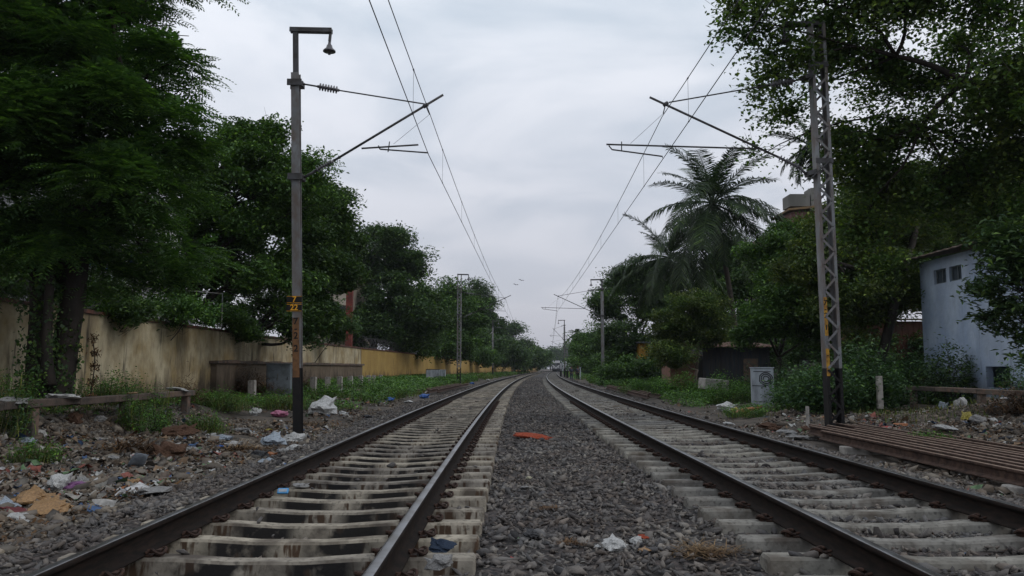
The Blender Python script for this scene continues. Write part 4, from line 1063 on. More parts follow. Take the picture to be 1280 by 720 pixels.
tree('broadleaf_tree', 'dense dark tree whose lower leaves hang over the cream wall right of the numbered mast', gbase(-12.4, 36),
     [LB(385, 275, 35, 50, 50), LB(412, 250, 36, 26, 30), LB(400, 330, 34, 45, 50), LB(398, 385, 33, 38, 38), LB(375, 412, 32, 25, 24), LB(425, 300, 36, 24, 34)], m_lf_mid, rg(13), leaf_n=90000, leaf_s=.19, clump=.65, n_clump=130, trunk_r=.25)
tree('slender_tree', 'bare pale-trunked tree forking before dark leaves above the razor wire', gbase(-10.75, 70),
     [LB(470, 300, 72, 34, 22), LB(500, 330, 72, 34, 22), LB(455, 330, 72, 22, 30)], m_lf_mid, rg(14), leaf_n=16000, leaf_s=.26, clump=.9, n_clump=55, trunk_r=.16, barkm=m_barkp,
     stems=[(gbase(-10.75, 70), P(488, 380, 70), .17), (P(488, 390, 70), P(522, 364, 70), .09), (P(488, 384, 70), P(483, 330, 70), .10), (P(487, 405, 70), P(479, 370, 70), .07)])
tree('broadleaf_tree', 'dark leafy tree with jagged top between pale trunk and lattice mast', gbase(-12.5, 70),
     [LB(480, 305, 70, 34, 22), LB(510, 335, 70, 30, 28), LB(450, 350, 72, 34, 40), LB(500, 385, 68, 50, 40), LB(535, 400, 70, 28, 36), LB(450, 405, 70, 30, 22)], m_lf_mid, rg(15), leaf_n=70000, leaf_s=.30, clump=1.1, n_clump=120, trunk_r=.3)
tree('broadleaf_tree', 'rounded green tree directly behind the far lattice mast', gbase(-11.5, 92),
     [LB(555, 375, 92, 28, 26), LB(540, 410, 90, 30, 30), LB(580, 400, 92, 30, 30), LB(560, 430, 88, 34, 18)], m_lf_mid2, rg(16), leaf_n=50000, leaf_s=.36, clump=1.2, n_clump=90, trunk_r=.3)
tree('broadleaf_tree', 'tall dense tree just right of the far lattice mast', gbase(-9.0, 140),
     [LB(596, 378, 138, 24, 26), LB(612, 400, 145, 20, 26), LB(585, 420, 132, 26, 28), LB(618, 425, 142, 18, 24)], m_lf_mid, rg(17), leaf_n=45000, leaf_s=.42, clump=1.4, n_clump=80, trunk_r=.35)
tree('broadleaf_tree', 'dark round-headed tree on the skyline farthest left of the track bend', gbase(-4.0, 205),
     [LB(640, 412, 205, 11, 11), LB(632, 430, 203, 16, 20), LB(650, 438, 208, 12, 16), LB(620, 440, 200, 12, 16)], m_lf_mid, rg(18), leaf_n=16000, leaf_s=.6, clump=1.8, n_clump=50, trunk_r=.35)
tree('broadleaf_tree', 'lower tree before the gap of sky left of the far train', gbase(1, 215), [LB(661, 443, 215, 12, 10), LB(672, 447, 225, 12, 8)], m_lf_mid, rg(19), leaf_n=9000, leaf_s=.8, clump=2.2, n_clump=36, trunk_r=.3)
for i, (u, v, Y, ru, rv, lb_) in enumerate([(688, 445, 480, 14, 9, 'hazy far tree above the train front'), (702, 443, 500, 16, 12, 'hazy far tree right of the train front'), (722, 440, 460, 16, 14, 'hazy far tree behind the farthest hut-side mast'), (674, 447, 420, 14, 8, 'small hazy tree on the horizon left of the train')]):
    c = P(u, v, Y); tree('distant_tree', lb_, gbase(c.x, Y), [LB(u, v, Y, ru, rv), LB(u - 6, v + 6, Y, ru * .7, rv * .8)], m_lf_mid, rg(30 + i), leaf_n=6500, leaf_s=1.5, clump=3.6, n_clump=26, trunk_r=.4, group='far trees over the train')
# shrubs along the inside of the wall, seen over and spilling onto it
for i, (u, v, Y, ru, rv, m_, lb_) in enumerate([
        (225, 385, 25, 40, 20, m_lf_near, 'light feathery shrub peeping over the wall beside the pale pipe'),
        (285, 395, 30, 30, 12, m_lf_mid2, 'low dark shrub behind the razor wire left of the numbered mast'),
        (150, 388, 21.8, 44, 13, m_lf_mid, 'dark creeper trailing over the wall top right of the twin trunks'),
        (300, 414, 31.5, 22, 10, m_lf_mid2, 'small creeper spilling over the wall left of the numbered mast'),
        (120, 370, 22, 70, 28, m_lf_mid, 'dark shrub mass behind the wall right of the twin trunks'),
        (520, 425, 76, 30, 18, m_lf_mid2, 'green shrub bulging over the yellow wall left of the lattice mast'),
        (560, 440, 95, 32, 12, m_lf_mid, 'shrub overhanging the yellow wall behind the white cabinets'),
        (600, 445, 118, 26, 12, m_lf_mid2, 'shrub overhanging the yellow wall right of the lattice mast'),
        (640, 452, 165, 22, 8, m_lf_mid, 'low shrub over the far end of the yellow wall')]):
    c = P(u, v, Y); x = min(c.x, wallx(Y) - .3) if i not in (5, 6, 7, 8) else c.x; x = c.x
    tree('shrub', lb_, gbase(wallx(Y) - 1.2, Y), [LB(u, v, Y, ru, rv, 1.2), LB(u + ru * .5, v + rv * .35, Y, ru * .5, rv * .7, 1.0)], m_, rg(50 + i), leaf_n=5000 if Y < 40 else 7000, leaf_s=.13 if Y < 40 else .3, clump=.4 if Y < 40 else 1, n_clump=34, trunk_r=.05, cat='shrub', fork=.2)

# right side -------------------------------------------------------
tb = gbase(13.6, 17.5)
tree('overhanging_tree', 'huge small-leaved tree leaning over the right-hand mast with sky showing through', tb,
     [LB(942, 26, 17.5, 50, 52, 1.0, .7), LB(975, 96, 18, 44, 40, .9, .7), LB(1010, -20, 18, 90, 60, 1.6), LB(1120, -10, 17.5, 100, 70, 2), LB(1240, -20, 17, 100, 80, 2), LB(1080, 95, 19, 60, 36, .5), LB(1150, 170, 18.5, 70, 36, .6), LB(1060, 190, 19, 60, 50, 1.2),
      LB(1240, 200, 18, 70, 70, 1.6), LB(1110, 240, 19.5, 80, 50, 1.2), LB(1270, 90, 16, 50, 60, 1.6), LB(1200, 60, 19, 50, 26, .5), LB(985, 140, 19, 30, 24, .4), LB(1040, 60, 18.5, 50, 40, 1), LB(1330, 150, 17, 70, 120, 2), LB(1150, 110, 18.8, 110, 62, 1.5, .42), LB(1240, 120, 18, 50, 50, 1.2, .5), LB(1190, 250, 19, 70, 40, 1.2), LB(1262, 280, 18.5, 40, 24, .8), LB(1080, 290, 20, 50, 30, .9), LB(950, 195, 21, 20, 14, .4, .35)], m_lf_right, rg(21),
     leaf_n=104000, twiglets=4, leaf_s=.112, clump=.6, n_clump=440, trunk_r=.3, asp=.7, flat=.8, shell=.6, limb_r=.06,
     stems=[(tb, P(1330, 120, 17.5), .30), (P(1330, 120, 17.5), P(1205, 102, 17.5), .13), (P(1205, 102, 17.5), P(1120, 70, 17.8), .07), (P(1205, 102, 17.5), P(1150, 160, 18), .06), (P(1330, 120, 17.5), P(1300, -40, 17), .16)], twigs=True)
tree('broadleaf_tree', 'dim dense tree filling the gap between lattice mast and blue hut', gbase(13.5, 31),
     [LB(1080, 300, 30, 70, 60), LB(1130, 250, 31, 80, 60), LB(1190, 270, 32, 70, 50), LB(1060, 370, 29, 60, 50), LB(1120, 370, 30, 40, 55), LB(1010, 340, 30, 42, 50), LB(1250, 240, 33, 60, 60)], m_lf_brown, rg(22), leaf_n=150000, leaf_s=.16, clump=.65, n_clump=260, trunk_r=.28,
     stems=[(gbase(13.0, 29), P(1125, 345, 29), .2), (P(1125, 347, 29), P(1040, 326, 28.5), .11), (P(1125, 345, 29), P(1150, 250, 30), .14)])
tree('bushy_tree', 'mid-green bushy tree between coconut palm trunk and the lattice mast', gbase(11.6, 35),
     [LB(985, 375, 34, 50, 45), LB(965, 330, 35, 36, 34), LB(1000, 310, 36, 36, 32), LB(950, 410, 33, 34, 34), LB(1020, 410, 33, 40, 30)], m_lf_mid2, rg(23), leaf_n=85000, leaf_s=.17, clump=.6, n_clump=130, trunk_r=.16)
tree('castor_shrub', 'light broad-leaved shrub spreading in front of the blue hut at the picture edge', gbase(11.6, 16),
     [LB(1250, 350, 16, 42, 36, .7), LB(1285, 320, 16, 50, 40, .8), LB(1262, 392, 16, 34, 24, .6), LB(1256, 304, 16, 30, 20, .6), LB(1290, 440, 16, 26, 30, .5)], m_lf_light, rg(24), leaf_n=6500, leaf_s=.16, clump=.42, n_clump=80, trunk_r=.07, asp=.38, cat='shrub', up=.9, droop=.6)
tree('mango_tree', 'dark domed tree right behind the second solid mast of the hut side', gbase(11.0, 78),
     [LB(790, 350, 77, 36, 28), LB(765, 390, 76, 26, 34), LB(815, 385, 78, 40, 44), LB(780, 430, 75, 38, 30), LB(830, 350, 80, 26, 30), LB(820, 440, 76, 40, 26)], m_lf_mid, rg(25), leaf_n=100000, leaf_s=.28, clump=1.0, n_clump=150, trunk_r=.35)
tree('olive_tree', 'brownish-green thin-stemmed tree below the coconut palm', gbase(9.9, 42.5),
     [LB(870, 385, 42, 40, 22), LB(845, 410, 42, 30, 26), LB(885, 415, 42, 30, 26), LB(840, 445, 41, 28, 18)], m_lf_brown, rg(26), leaf_n=52000, leaf_s=.15, clump=.5, n_clump=110, trunk_r=.10, barkm=m_barkp)
tree('broadleaf_tree', 'bright green bushy tree beyond the two people at the bend', gbase(11.5, 110),
     [LB(738, 425, 108, 18, 22), LB(725, 440, 106, 16, 18), LB(752, 440, 106, 22, 24), LB(718, 452, 104, 8, 10), LB(745, 455, 104, 24, 12)], m_lf_mid2, rg(27), leaf_n=24000, leaf_s=.34, clump=1.1, n_clump=80, trunk_r=.25)
tree('broadleaf_tree', 'dark backdrop tree behind the palms, left of the concrete building', gbase(19, 62),
     [LB(920, 370, 60, 60, 50), LB(960, 330, 60, 34, 30), LB(900, 330, 62, 40, 34), LB(985, 400, 60, 40, 50), LB(880, 420, 60, 60, 30)], m_lf_mid, rg(28), leaf_n=60000, leaf_s=.3, clump=1, n_clump=110, trunk_r=.3)
tree('broadleaf_tree', 'dark backdrop tree over the brown shed behind the blue hut', gbase(25, 45),
     [LB(1150, 330, 44, 80, 60), LB(1230, 260, 44, 80, 60), LB(1060, 400, 44, 50, 50), LB(1100, 300, 46, 60, 60)], m_lf_mid, rg(29), leaf_n=70000, leaf_s=.26, clump=.9, n_clump=130, trunk_r=.3)

# understorey that closes the view below the crowns
for i, (u, v, Y, ru, rv, m_, lb_) in enumerate([
        (820, 455, 80, 34, 16, m_lf_mid, 'dark understorey bush at the foot of the mango tree'),
        (842, 446, 66, 26, 26, m_lf_mid, 'dark bush covering the right half of the yellow shed'), (790, 462, 64, 34, 14, m_lf_mid2, 'low dark bush in front of the yellow shed foot'),
        (770, 455, 90, 26, 16, m_lf_mid2, 'understorey bush left of the mango tree foot'),
        (880, 440, 60, 40, 24, m_lf_mid, 'dark bush over the tin shack roof'),
        (930, 430, 52, 44, 34, m_lf_mid, 'dark understorey bush right of the tin shack'),
        (1040, 430, 42, 60, 36, m_lf_mid, 'gloomy bush behind the lattice mast under the trees'),
        (1110, 440, 38, 50, 28, m_lf_mid, 'gloomy bush left of the blue hut'),
        (755, 452, 135, 30, 14, m_lf_mid2, 'far bush right of the bend behind the people'),
        (748, 450, 170, 26, 14, m_lf_mid, 'far dark bush behind the train side'),
        (455, 410, 66, 34, 26, m_lf_mid, 'dark bush behind the wall by the red column'),
        (505, 415, 78, 34, 24, m_lf_mid, 'dark bush behind the pale trunk over the yellow wall'),
        (545, 425, 96, 34, 22, m_lf_mid2, 'bush behind the yellow wall under the pink roof'),
        (590, 430, 125, 34, 22, m_lf_mid, 'dark bush behind the yellow wall right of the lattice mast'),
        (628, 440, 150, 26, 18, m_lf_mid, 'dark bush closing the gap under the skyline tree'),
        (655, 448, 190, 20, 12, m_lf_mid, 'dark bush above the far low wall'),
        (390, 400, 44, 50, 30, m_lf_mid, 'dark bush behind the wall right of the numbered mast'),
        (310, 385, 36, 60, 34, m_lf_mid, 'dark bush behind the wall left of the numbered mast'),
        (40, 345, 24, 60, 30, m_lf_mid, 'dark bush behind the wall left of the twin trunks')]):
    c = P(u, v, Y); k = Y / F
    tree('understorey_bush', lb_, gbase(c.x, Y), [LB(u, v, Y, ru, rv, 1.6), LB(u - ru * .6, v + rv * .3, Y, ru * .6, rv * .8, 1.3), LB(u + ru * .6, v + rv * .3, Y, ru * .6, rv * .8, 1.3)], m_, rg(70 + i),
         leaf_n=12000, leaf_s=max(.16, Y * .0042), clump=max(.5, Y * .013), n_clump=46, trunk_r=.06, cat='bush', fork=.25)

# coconut palms
def palm(label, base, crown, nfr, fl, rng, tr=.17, lw=.06, top=88):
    base = Vector(base); crown = Vector(crown); t = thing('coconut_palm', label, 'palm', base)
    mb = MB(); pts = []; rad = []
    for i in range(15):
        k = i / 14; p = base.lerp(crown, k); p.x += (base.x - crown.x) * .0 + .35 * math.sin(k * 2.4); pts.append(p - base - Vector((0, 0, .3 if i == 0 else 0))); rad.append(tr * (1.5 - .5 * min(1, k * 6)) * (1 - .25 * k))
    end = pts[-1]; mb.tube(pts, rad, 10); mb.build('trunk', m_palmt, t, True)
    mb = MB(); VV = []
    for f in range(nfr):
        az = f * 2.39996 + rng.uniform(-.35, .35); el = math.radians(top - 6 - (top + 50) * (f / nfr) ** .82 + rng.uniform(-12, 12)); L_ = fl * rng.uniform(.72, 1.12) * (.75 if f < 3 else 1)
        h = Vector((math.cos(az), math.sin(az), 0)); p = Vector(end); pp = [p.copy()]; e = el; ns = 12
        for i in range(ns):
            e -= ((.02 if f < nfr * .3 else .06) + (.08 if f < nfr * .3 else .14) * (i / ns) * rng.uniform(.7, 1.3)) * (1.1 if el > .2 else .6); p = p + (h * math.cos(e) + Vector((0, 0, math.sin(e)))) * (L_ / ns); pp.append(p.copy())
        mb.tube(pp, [.045 * (1 - .8 * i / ns) for i in range(ns + 1)], 4)
        side = h.cross(Vector((0, 0, 1))); nl = 58
        for j in range(nl):
            q = .14 + .86 * j / nl; x = q * ns; i0 = min(ns - 1, int(x)); pos = pp[i0].lerp(pp[i0 + 1], x - i0); tg = (pp[i0 + 1] - pp[i0]).normalized(); nn = side.cross(tg)
            ll = L_ * .25 * (math.sin(math.pi * min(1, q * .8 + .12)) ** .5) * rng.uniform(.85, 1.1)
            for sg in (-1, 1):
                dv = (side * sg * .8 + tg * .55 + nn * .1 + Vector(rng.normal(0, .07, 3))).normalized(); dp = Vector((0, 0, -1))
                m_ = pos + dv * ll * .5 + dp * ll * .10; en = pos + dv * ll * .82 + dp * ll * (rng.uniform(.08, .25) if f < nfr * .3 else rng.uniform(.3, .55)); wv = tg * lw * .5
                VV += [pos - wv * .5, pos + wv * .5, m_ + wv, m_ - wv, m_ - wv, m_ + wv, en + wv * .1, en - wv * .1]
    V = np.array([tuple(v) for v in VV]); me = np_mesh('crown', V, np.arange(len(V)).reshape(-1, 4))
    cr = link('crown', me, m_lf_palm, t)
    s_ = mb.build('midribs', m_lf_palm, cr)
    m2 = MB()
    return t
palm('tall coconut palm with full drooping crown against the sky', gbase(12.9, 45), P(885, 254, 45), 42, 5.2, rg(41), lw=.075)
palm('smaller leaning coconut palm left of and below the tall one', gbase(11.2, 52), P(832, 322, 50), 30, 4.3, rg(42), tr=.14, lw=.07)
palm('half hidden palm with drooping fronds just behind the lattice mast', gbase(14.5, 36), P(1006, 182, 35), 15, 2.4, rg(43), tr=.13, lw=.05)
palm('tiny far palm sticking out above the bend-side bushes', gbase(10, 125), P(719, 416, 120), 14, 2.8, rg(44), tr=.14, lw=.12, top=50)

# ------------------------------------------------------------------ weeds, bushes, grass
def blades(name, pos, h, wd, material, rng, parent=None, lean=.5):
    n = len(pos); a = rng.uniform(0, 2 * math.pi, n); hh = h * rng.uniform(.5, 1.3, n); ln = rng.uniform(.1, lean, n) * hh
    d = np.stack([np.cos(a), np.sin(a), np.zeros(n)], -1); s = np.stack([-np.sin(a), np.cos(a), np.zeros(n)], -1) * (wd * .5)
    up = np.array([0, 0, 1.0])
    m_ = pos + d * (ln * .35)[:, None] + up * (hh * .6)[:, None]; e = pos + d * ln[:, None] + up * hh[:, None]
    V = np.stack([pos - s, pos + s, m_ + s * .8, m_ - s * .8, m_ - s * .8, m_ + s * .8, e + s * .1, e - s * .1], 1).reshape(-1, 3)
    return link(name, np_mesh(name, V, np.arange(len(V)).reshape(-1, 4)), material, parent)
def bush(label, x, y, rx, ry, h, n, ls, m_, seed, name='weed_bush', cat='bush', grassy=0, asp=.5, nst=22):
    r = rg(seed); b = Vector(gbase(x, y)); t = thing(name, label, cat, b)
    mb = MB(); tips = []
    for k in range(nst):
        a = r.uniform(0, 6.28); q = r.uniform(0, 1) ** .5; e = Vector((math.cos(a) * rx * q, math.sin(a) * ry * q, h * (1 - .55 * q * q) * r.uniform(.6, 1.1)))
        s0 = Vector((e.x * .45, e.y * .45, -.08)); mb.tube(wob(s0, e, r, 3, .08), [.012, .009, .007, .004], 4); tips.append((s0, e))
    mb.build('stems', m_bark if not grassy else m_grass, t)
    k = r.integers(0, nst, n); tt = r.uniform(.15, 1.08, n) ** .7; S0 = np.array([tuple(a) for a, _ in tips])[k]; E0 = np.array([tuple(e) for _, e in tips])[k]
    pos = S0 + (E0 - S0) * tt[:, None] + r.normal(0, min(rx, h) * .17, (n, 3)); pos[:, 2] = np.maximum(pos[:, 2], .01)
    leaves('foliage', pos, ls, m_, r, .7, asp, t, .4)
    if grassy:
        q = r.normal(0, .45, (grassy, 2)) * np.array([rx, ry]); blades('grass', np.concatenate([q, np.zeros((grassy, 1)) - .02], 1), h * .7, .012, m_grass, r, t)['kind'] = 'stuff'
    return t
B = [ ('leafy weed clump climbing over the low rail beam at its middle', 172, 520, 16.4, .38, .95, 1100, .055, m_weed, 40),
 ('bluish weed clump in front of the low rail beam at the picture edge', 12, 540, 12.9, .45, .8, 1100, .06, m_weedb, 40),
 ('small creeping weed under the low rail near its end post', 205, 515, 17.8, .35, .5, 700, .05, m_weed, 60),
 ('knee high leafy weeds between lattice mast and railing end', 1092, 505, 24.8, 1.0, 1.0, 3600, .10, m_weedb, 0),
 ('broad green weed bank right behind the cabinet and stake', 1020, 505, 27, 1.7, 1.1, 5200, .11, m_weedb, 0), # u, v(foot), Y hint via ground, rx, h, n, leaf, mat, label
 ('wide green weed bush between wall and railing right of the twin trunks', 140, 477, 17.5, 1.1, .75, 3600, .06, m_weed, 300),
 ('weed tuft under the railing end beside the rubbish slope', 195, 535, 15.5, .35, .45, 900, .05, m_weed, 0),
 ('low dark weed clump in front of the railing post', 50, 592, 11.8, .42, .38, 900, .05, m_weed, 120),
 ('long grassy weed clump behind the low rail at its far end', 285, 497, 22.5, .8, .6, 2600, .055, m_weed, 500),
 ('green weed bush touching the foot of the numbered mast', 356, 508, 24.6, .8, .5, 2200, .05, m_weed, 500),
 ('grey-green weed patch below the end of the railing', 258, 540, 16.2, .5, .42, 1300, .045, m_weed, 250),
 ('weed bush at the foot of the wall under the short posts', 405, 500, 30, 1.0, .5, 2200, .07, m_weed, 200),
 ('broad weed patch beside the rusty rails before the lattice mast', 470, 498, 35, 1.7, .55, 4200, .08, m_weed, 400),
 ('weeds in front of the white cabinets by the yellow wall', 540, 482, 58, 2.4, .6, 3400, .11, m_weed, 200),
 ('small weeds at the railing top against the trunk', 20, 492, 14.2, .5, .7, 1100, .055, m_weed, 60),
 ('tall weed bush left of the scrawled cabinet', 905, 500, 31, 1.4, .8, 5200, .085, m_weed, 120),
 ('leafy weed bank before the tin shack', 870, 485, 38, 2.4, 1.0, 7000, .095, m_weed, 0),
 ('weed patch beside the hut-side track in front of the yellow shed', 815, 490, 44, 2.2, .7, 5200, .10, m_weed, 150),
 ('thick weed bush hugging the right of the scrawled cabinet', 1012, 520, 25.5, 1.2, 1.35, 7000, .115, m_weedb, 0),
 ('large bluish weed bush directly behind the lattice mast foot', 1062, 520, 24.0, 1.4, 1.8, 7500, .125, m_weedb, 0),
 ('spreading weed bush before the hut wall left of the railing', 1118, 512, 27.5, 1.6, 2.0, 7500, .13, m_weedb, 0),
 ('leafy sapling growing against the hut wall under its windows', 1185, 478, 25.6, 1.0, 2.2, 2600, .12, m_lf_light, 0),
 ('weed bush by the hut opening at the far right', 1275, 480, 22.3, .7, 1.3, 1500, .10, m_weedb, 0),
 ('green weed bush in front of the orange heap', 930, 520, 23.5, .8, .35, 1700, .06, m_weed, 200),
 ('fresh green fern tuft behind the stacked rusty rails', 1155, 538, 15.2, .42, .25, 900, .05, m_weed, 120),
 ('weed bush in shade behind scrawled cabinet under green tree', 980, 470, 33, 1.6, 1.5, 5200, .10, m_weedb, 0),
 ('weeds along the hut-side track near its second mast', 805, 487, 54, 2.2, .5, 3600, .12, m_weed, 150),
 ('far green weed strip between black marker posts', 756, 474, 90, 2.4, .6, 2600, .2, m_weed, 0),
]
for i, (lb_, u, v, Y, rx, h, n, ls, m_, gr_) in enumerate(B):
    x = (u - 640) / F * Y; bush(lb_, x, Y, rx, rx * .8, h, n, ls, m_, 100 + i, grassy=gr_)
# small tuft in the middle ballast
for i, (u, v, r_, lb_) in enumerate([(716, 682, .10, 'small pale green weed tuft in the central ballast near the camera'), (676, 540, .16, 'small weed tuft beside the orange cloth in the central ballast'), (655, 612, .07, 'tiny weed sprig by the white flower in the ballast')]):
    p = G(u, v); p.z = float(bed_z(p.x, p.y)); bush(lb_, p.x, p.y, r_, r_ * .7, .07, 260, .022, m_weed, 160 + i, name='weed_tuft', cat='weed', grassy=120, nst=8)
# grass and ground weeds as one cover
r = rg(77)
def cover(n, fx, y0, y1, prob=None):
    y = r.uniform(y0, y1, n); x = fx(n, y); k = vnoise(x, y, .45, 4) + .5; x, y = x[k > .45], y[k > .45]; return np.stack([x, y, gz(x, y) - .01], -1)
pa = [cover(9000, lambda n, y: r.uniform(-10.6, -8.4, n), 9, 30), cover(16000, lambda n, y: XC(y) + r.uniform(-11, -4.9, n), 26, 120), cover(12000, lambda n, y: XC(y) + r.uniform(-14, -4.8, n), 90, 240),
      cover(15000, lambda n, y: XC(y) + r.uniform(6.6, 14, n), 25, 110), cover(900, lambda n, y: r.uniform(8.8, 14, n), 19, 24), cover(8000, lambda n, y: XC(y) + r.uniform(5.8, 14, n), 70, 220)]
pa = np.concatenate(pa); d_ = pa[:, 1]
pa = pa[~((np.abs(pa[:, 0] - .0755 * pa[:, 1]) < 1.6) & (pa[:, 1] > 60) & (pa[:, 1] < 100))]; d_ = pa[:, 1]
gc = blades('grass', pa, np.clip(.12 + d_ * .0035, .12, .5), .02, m_grass, r, lean=.9); tag(gc, 'patchy short grass and weeds over the ground beside the tracks', 'grass', kind='stuff')
pw = np.concatenate([cover(10, lambda n, y: r.uniform(-9, -8, n), 9, 26), cover(60000, lambda n, y: XC(y) + r.uniform(-10.8, -5.1, n), 24, 90), cover(75000, lambda n, y: XC(y) + r.uniform(6.3, 14.5, n), 25, 90), cover(20000, lambda n, y: XC(y) + r.uniform(-12, -5, n), 90, 260), cover(20000, lambda n, y: XC(y) + r.uniform(5.6, 14, n), 80, 240), cover(7000, lambda n, y: r.uniform(-10.6, -8.3, n), 9, 26)])
pw = pw[~((np.abs(pw[:, 0] - .0755 * pw[:, 1]) < 1.6) & (pw[:, 1] > 60) & (pw[:, 1] < 100))]
pw[:, 2] += r.uniform(.02, .34, len(pw)) * np.clip(pw[:, 1] / 30, .6, 1.6)
gc = leaves('low_weeds', pw, .055 + pw[:, 1] * .0018, m_weed, r, .9, .55, None, .3); tag(gc, 'low leafy ground cover on both verges', 'ground cover', kind='stuff')

# ------------------------------------------------------------------ rubble and litter (uncountable)
def const_mat(name, cols, rough=.7, spec=.3, shine=False):
    m = bpy.data.materials.new(name); m.use_nodes = True; n = m.node_tree.nodes; l = m.node_tree.links; p = n['Principled BSDF']
    g = n.new('ShaderNodeNewGeometry'); cr = n.new('ShaderNodeValToRGB'); l.new(g.outputs['Random Per Island'], cr.inputs[0]); cr.color_ramp.interpolation = 'CONSTANT'
    els = cr.color_ramp.elements
    while len(els) < len(cols): els.new(.5)
    for i, e in enumerate(els): e.position = i / len(cols); e.color = (*cols[i], 1)
    tc = n.new('ShaderNodeTexCoord'); z = n.new('ShaderNodeTexNoise'); z.inputs['Scale'].default_value = 14; z.inputs['Detail'].default_value = 5; l.new(tc.outputs['Object'], z.inputs['Vector'])
    r_ = n.new('ShaderNodeMapRange'); r_.inputs[1].default_value = .4; r_.inputs[2].default_value = .65; r_.inputs[3].default_value = 1; r_.inputs[4].default_value = .5; l.new(z.outputs[0], r_.inputs[0])
    mx = n.new('ShaderNodeVectorMath'); mx.operation = 'SCALE'; l.new(cr.outputs[0], mx.inputs[0]); l.new(r_.outputs[0], mx.inputs['Scale']); l.new(mx.outputs[0], p.inputs['Base Color'])
    p.inputs['Roughness'].default_value = rough; p.inputs['Specular IOR Level'].default_value = spec; return m
m_litter = const_mat('mixed_litter', [(.42, .42, .40), (.12, .10, .08), (.30, .28, .25), (.10, .075, .05), (.5, .5, .5), (.16, .12, .09), (.24, .16, .10), (.10, .09, .085), (.32, .30, .27), (.06, .11, .22), (.13, .10, .08), (.22, .12, .07), (.2, .19, .17), (.12, .2, .10), (.26, .22, .17), (.38, .37, .35), (.14, .11, .09), (.24, .08, .06)])
r = rg(91)
def scat(n, x0, x1, y0, y1, thr=0, sc=.6, seed=4, dens_fn=None):
    x = r.uniform(x0, x1, n); y = r.uniform(y0, y1, n); k = vnoise(x, y, sc, seed) + .5; q = k > thr
    return x[q], y[q]
def cat2(*a): return np.concatenate([p[0] for p in a]), np.concatenate([p[1] for p in a])
x, y = cat2(scat(30000, -8.2, -4.1, 6, 21, .25), scat(8000, -8.7, -7.8, 8, 20, 0), scat(9000, 9, 13.2, 12, 24, .2), scat(5500, -9.6, -4.2, 20, 34, .45), scat(5000, 8.4, 13.4, 11, 25, .4), scat(3200, 5.4, 8.6, 14, 26, .3), scat(1500, 5.3, 6.1, 6, 16, .2), scat(1500, -10.4, -8.1, 9, 20, .5))
sz = np.clip(r.lognormal(math.log(.025), .55, len(x)), .01, .12)
rub = rocks('rubble', np.stack([x, y, gz(x, y) + sz * .25], -1), sz, m_rubble, r, flat=.6, tilt=.8); tag(rub, 'broken rubble and clods strewn over the dirt verges', 'rubble', kind='stuff')
def scraps(name, x, y, size, material, rng, lift=.02, zf=gz, crumple=.35, asp=(.4, 1.0)):
    """crumpled scraps: 3x3 vertex sheets bent at random"""
    n = len(x); gx, gy = np.meshgrid([-1, 0, 1], [-1, 0, 1]); B_ = np.stack([gx.ravel(), gy.ravel(), np.zeros(9)], -1)
    V = np.repeat(B_[None], n, 0) * np.stack([np.ones(n), rng.uniform(*asp, n), np.ones(n)], -1)[:, None, :]
    V = V + rng.normal(0, crumple, V.shape) * np.array([.5, .5, 1]); V *= (size * .5)[:, None, None]
    V = np.einsum('nij,nvj->nvi', rotmats(n, rng, .7), V); V += np.stack([x, y, zf(x, y) + lift + size * .18], -1)[:, None, :]
    f0 = np.array([[0, 1, 4, 3], [1, 2, 5, 4], [3, 4, 7, 6], [4, 5, 8, 7]]); Fc = (f0[None] + (np.arange(n) * 9)[:, None, None]).reshape(-1, 4)
    return link(name, np_mesh(name, V.reshape(-1, 3), Fc), material)
x, y = cat2(scat(10000, -8.5, -4.3, 6, 21, .34, .6, 8), scat(1300, -9.6, -4.3, 20, 34, .5, .5, 8), scat(5200, 8.6, 13.2, 11, 25, .34, .6, 8), scat(650, 5.6, 9, 15, 27, .4, .5, 8), scat(120, 5.4, 6.0, 6, 16, .3), scat(700, -9, -4.3, 34, 90, .5, .3, 8), scat(500, 6, 10, 30, 80, .5, .3, 8))
sz = np.clip(r.lognormal(math.log(.058), .55, len(x)), .02, .26) * np.clip(y / 26, .8, 1.8)
tag(scraps('litter', x, y, sz, m_litter, r), 'scattered small scraps of plastic and paper litter on the verges', 'litter', kind='stuff')
x, y = cat2(scat(9000, -8.1, -4.2, 6, 21, .5, .7, 6), scat(5000, 8.4, 13.2, 11, 25, .45, .7, 6), scat(2500, -9.4, -4.3, 20, 32, .5, .7, 6))
tag(scraps('dry_leaves', x, y, np.clip(r.lognormal(math.log(.045), .35, len(x)), .02, .1), m_dryleaf, r, crumple=.25, asp=(.25, .6)), 'brown dry leaves lying on the dirt', 'leaf litter', kind='stuff')
# a little litter inside the ballast
bzf = lambda X, Y: bed_z(X - XC(Y), Y)
x, y = scat(420, -4, 5.3, 5, 40, .4)
tag(scraps('ballast_litter', x, y, np.clip(r.lognormal(math.log(.028), .4, len(x)), .012, .07), m_litter, r, zf=bzf, lift=.015), 'tiny scraps of litter lying among the ballast stones', 'litter', kind='stuff')

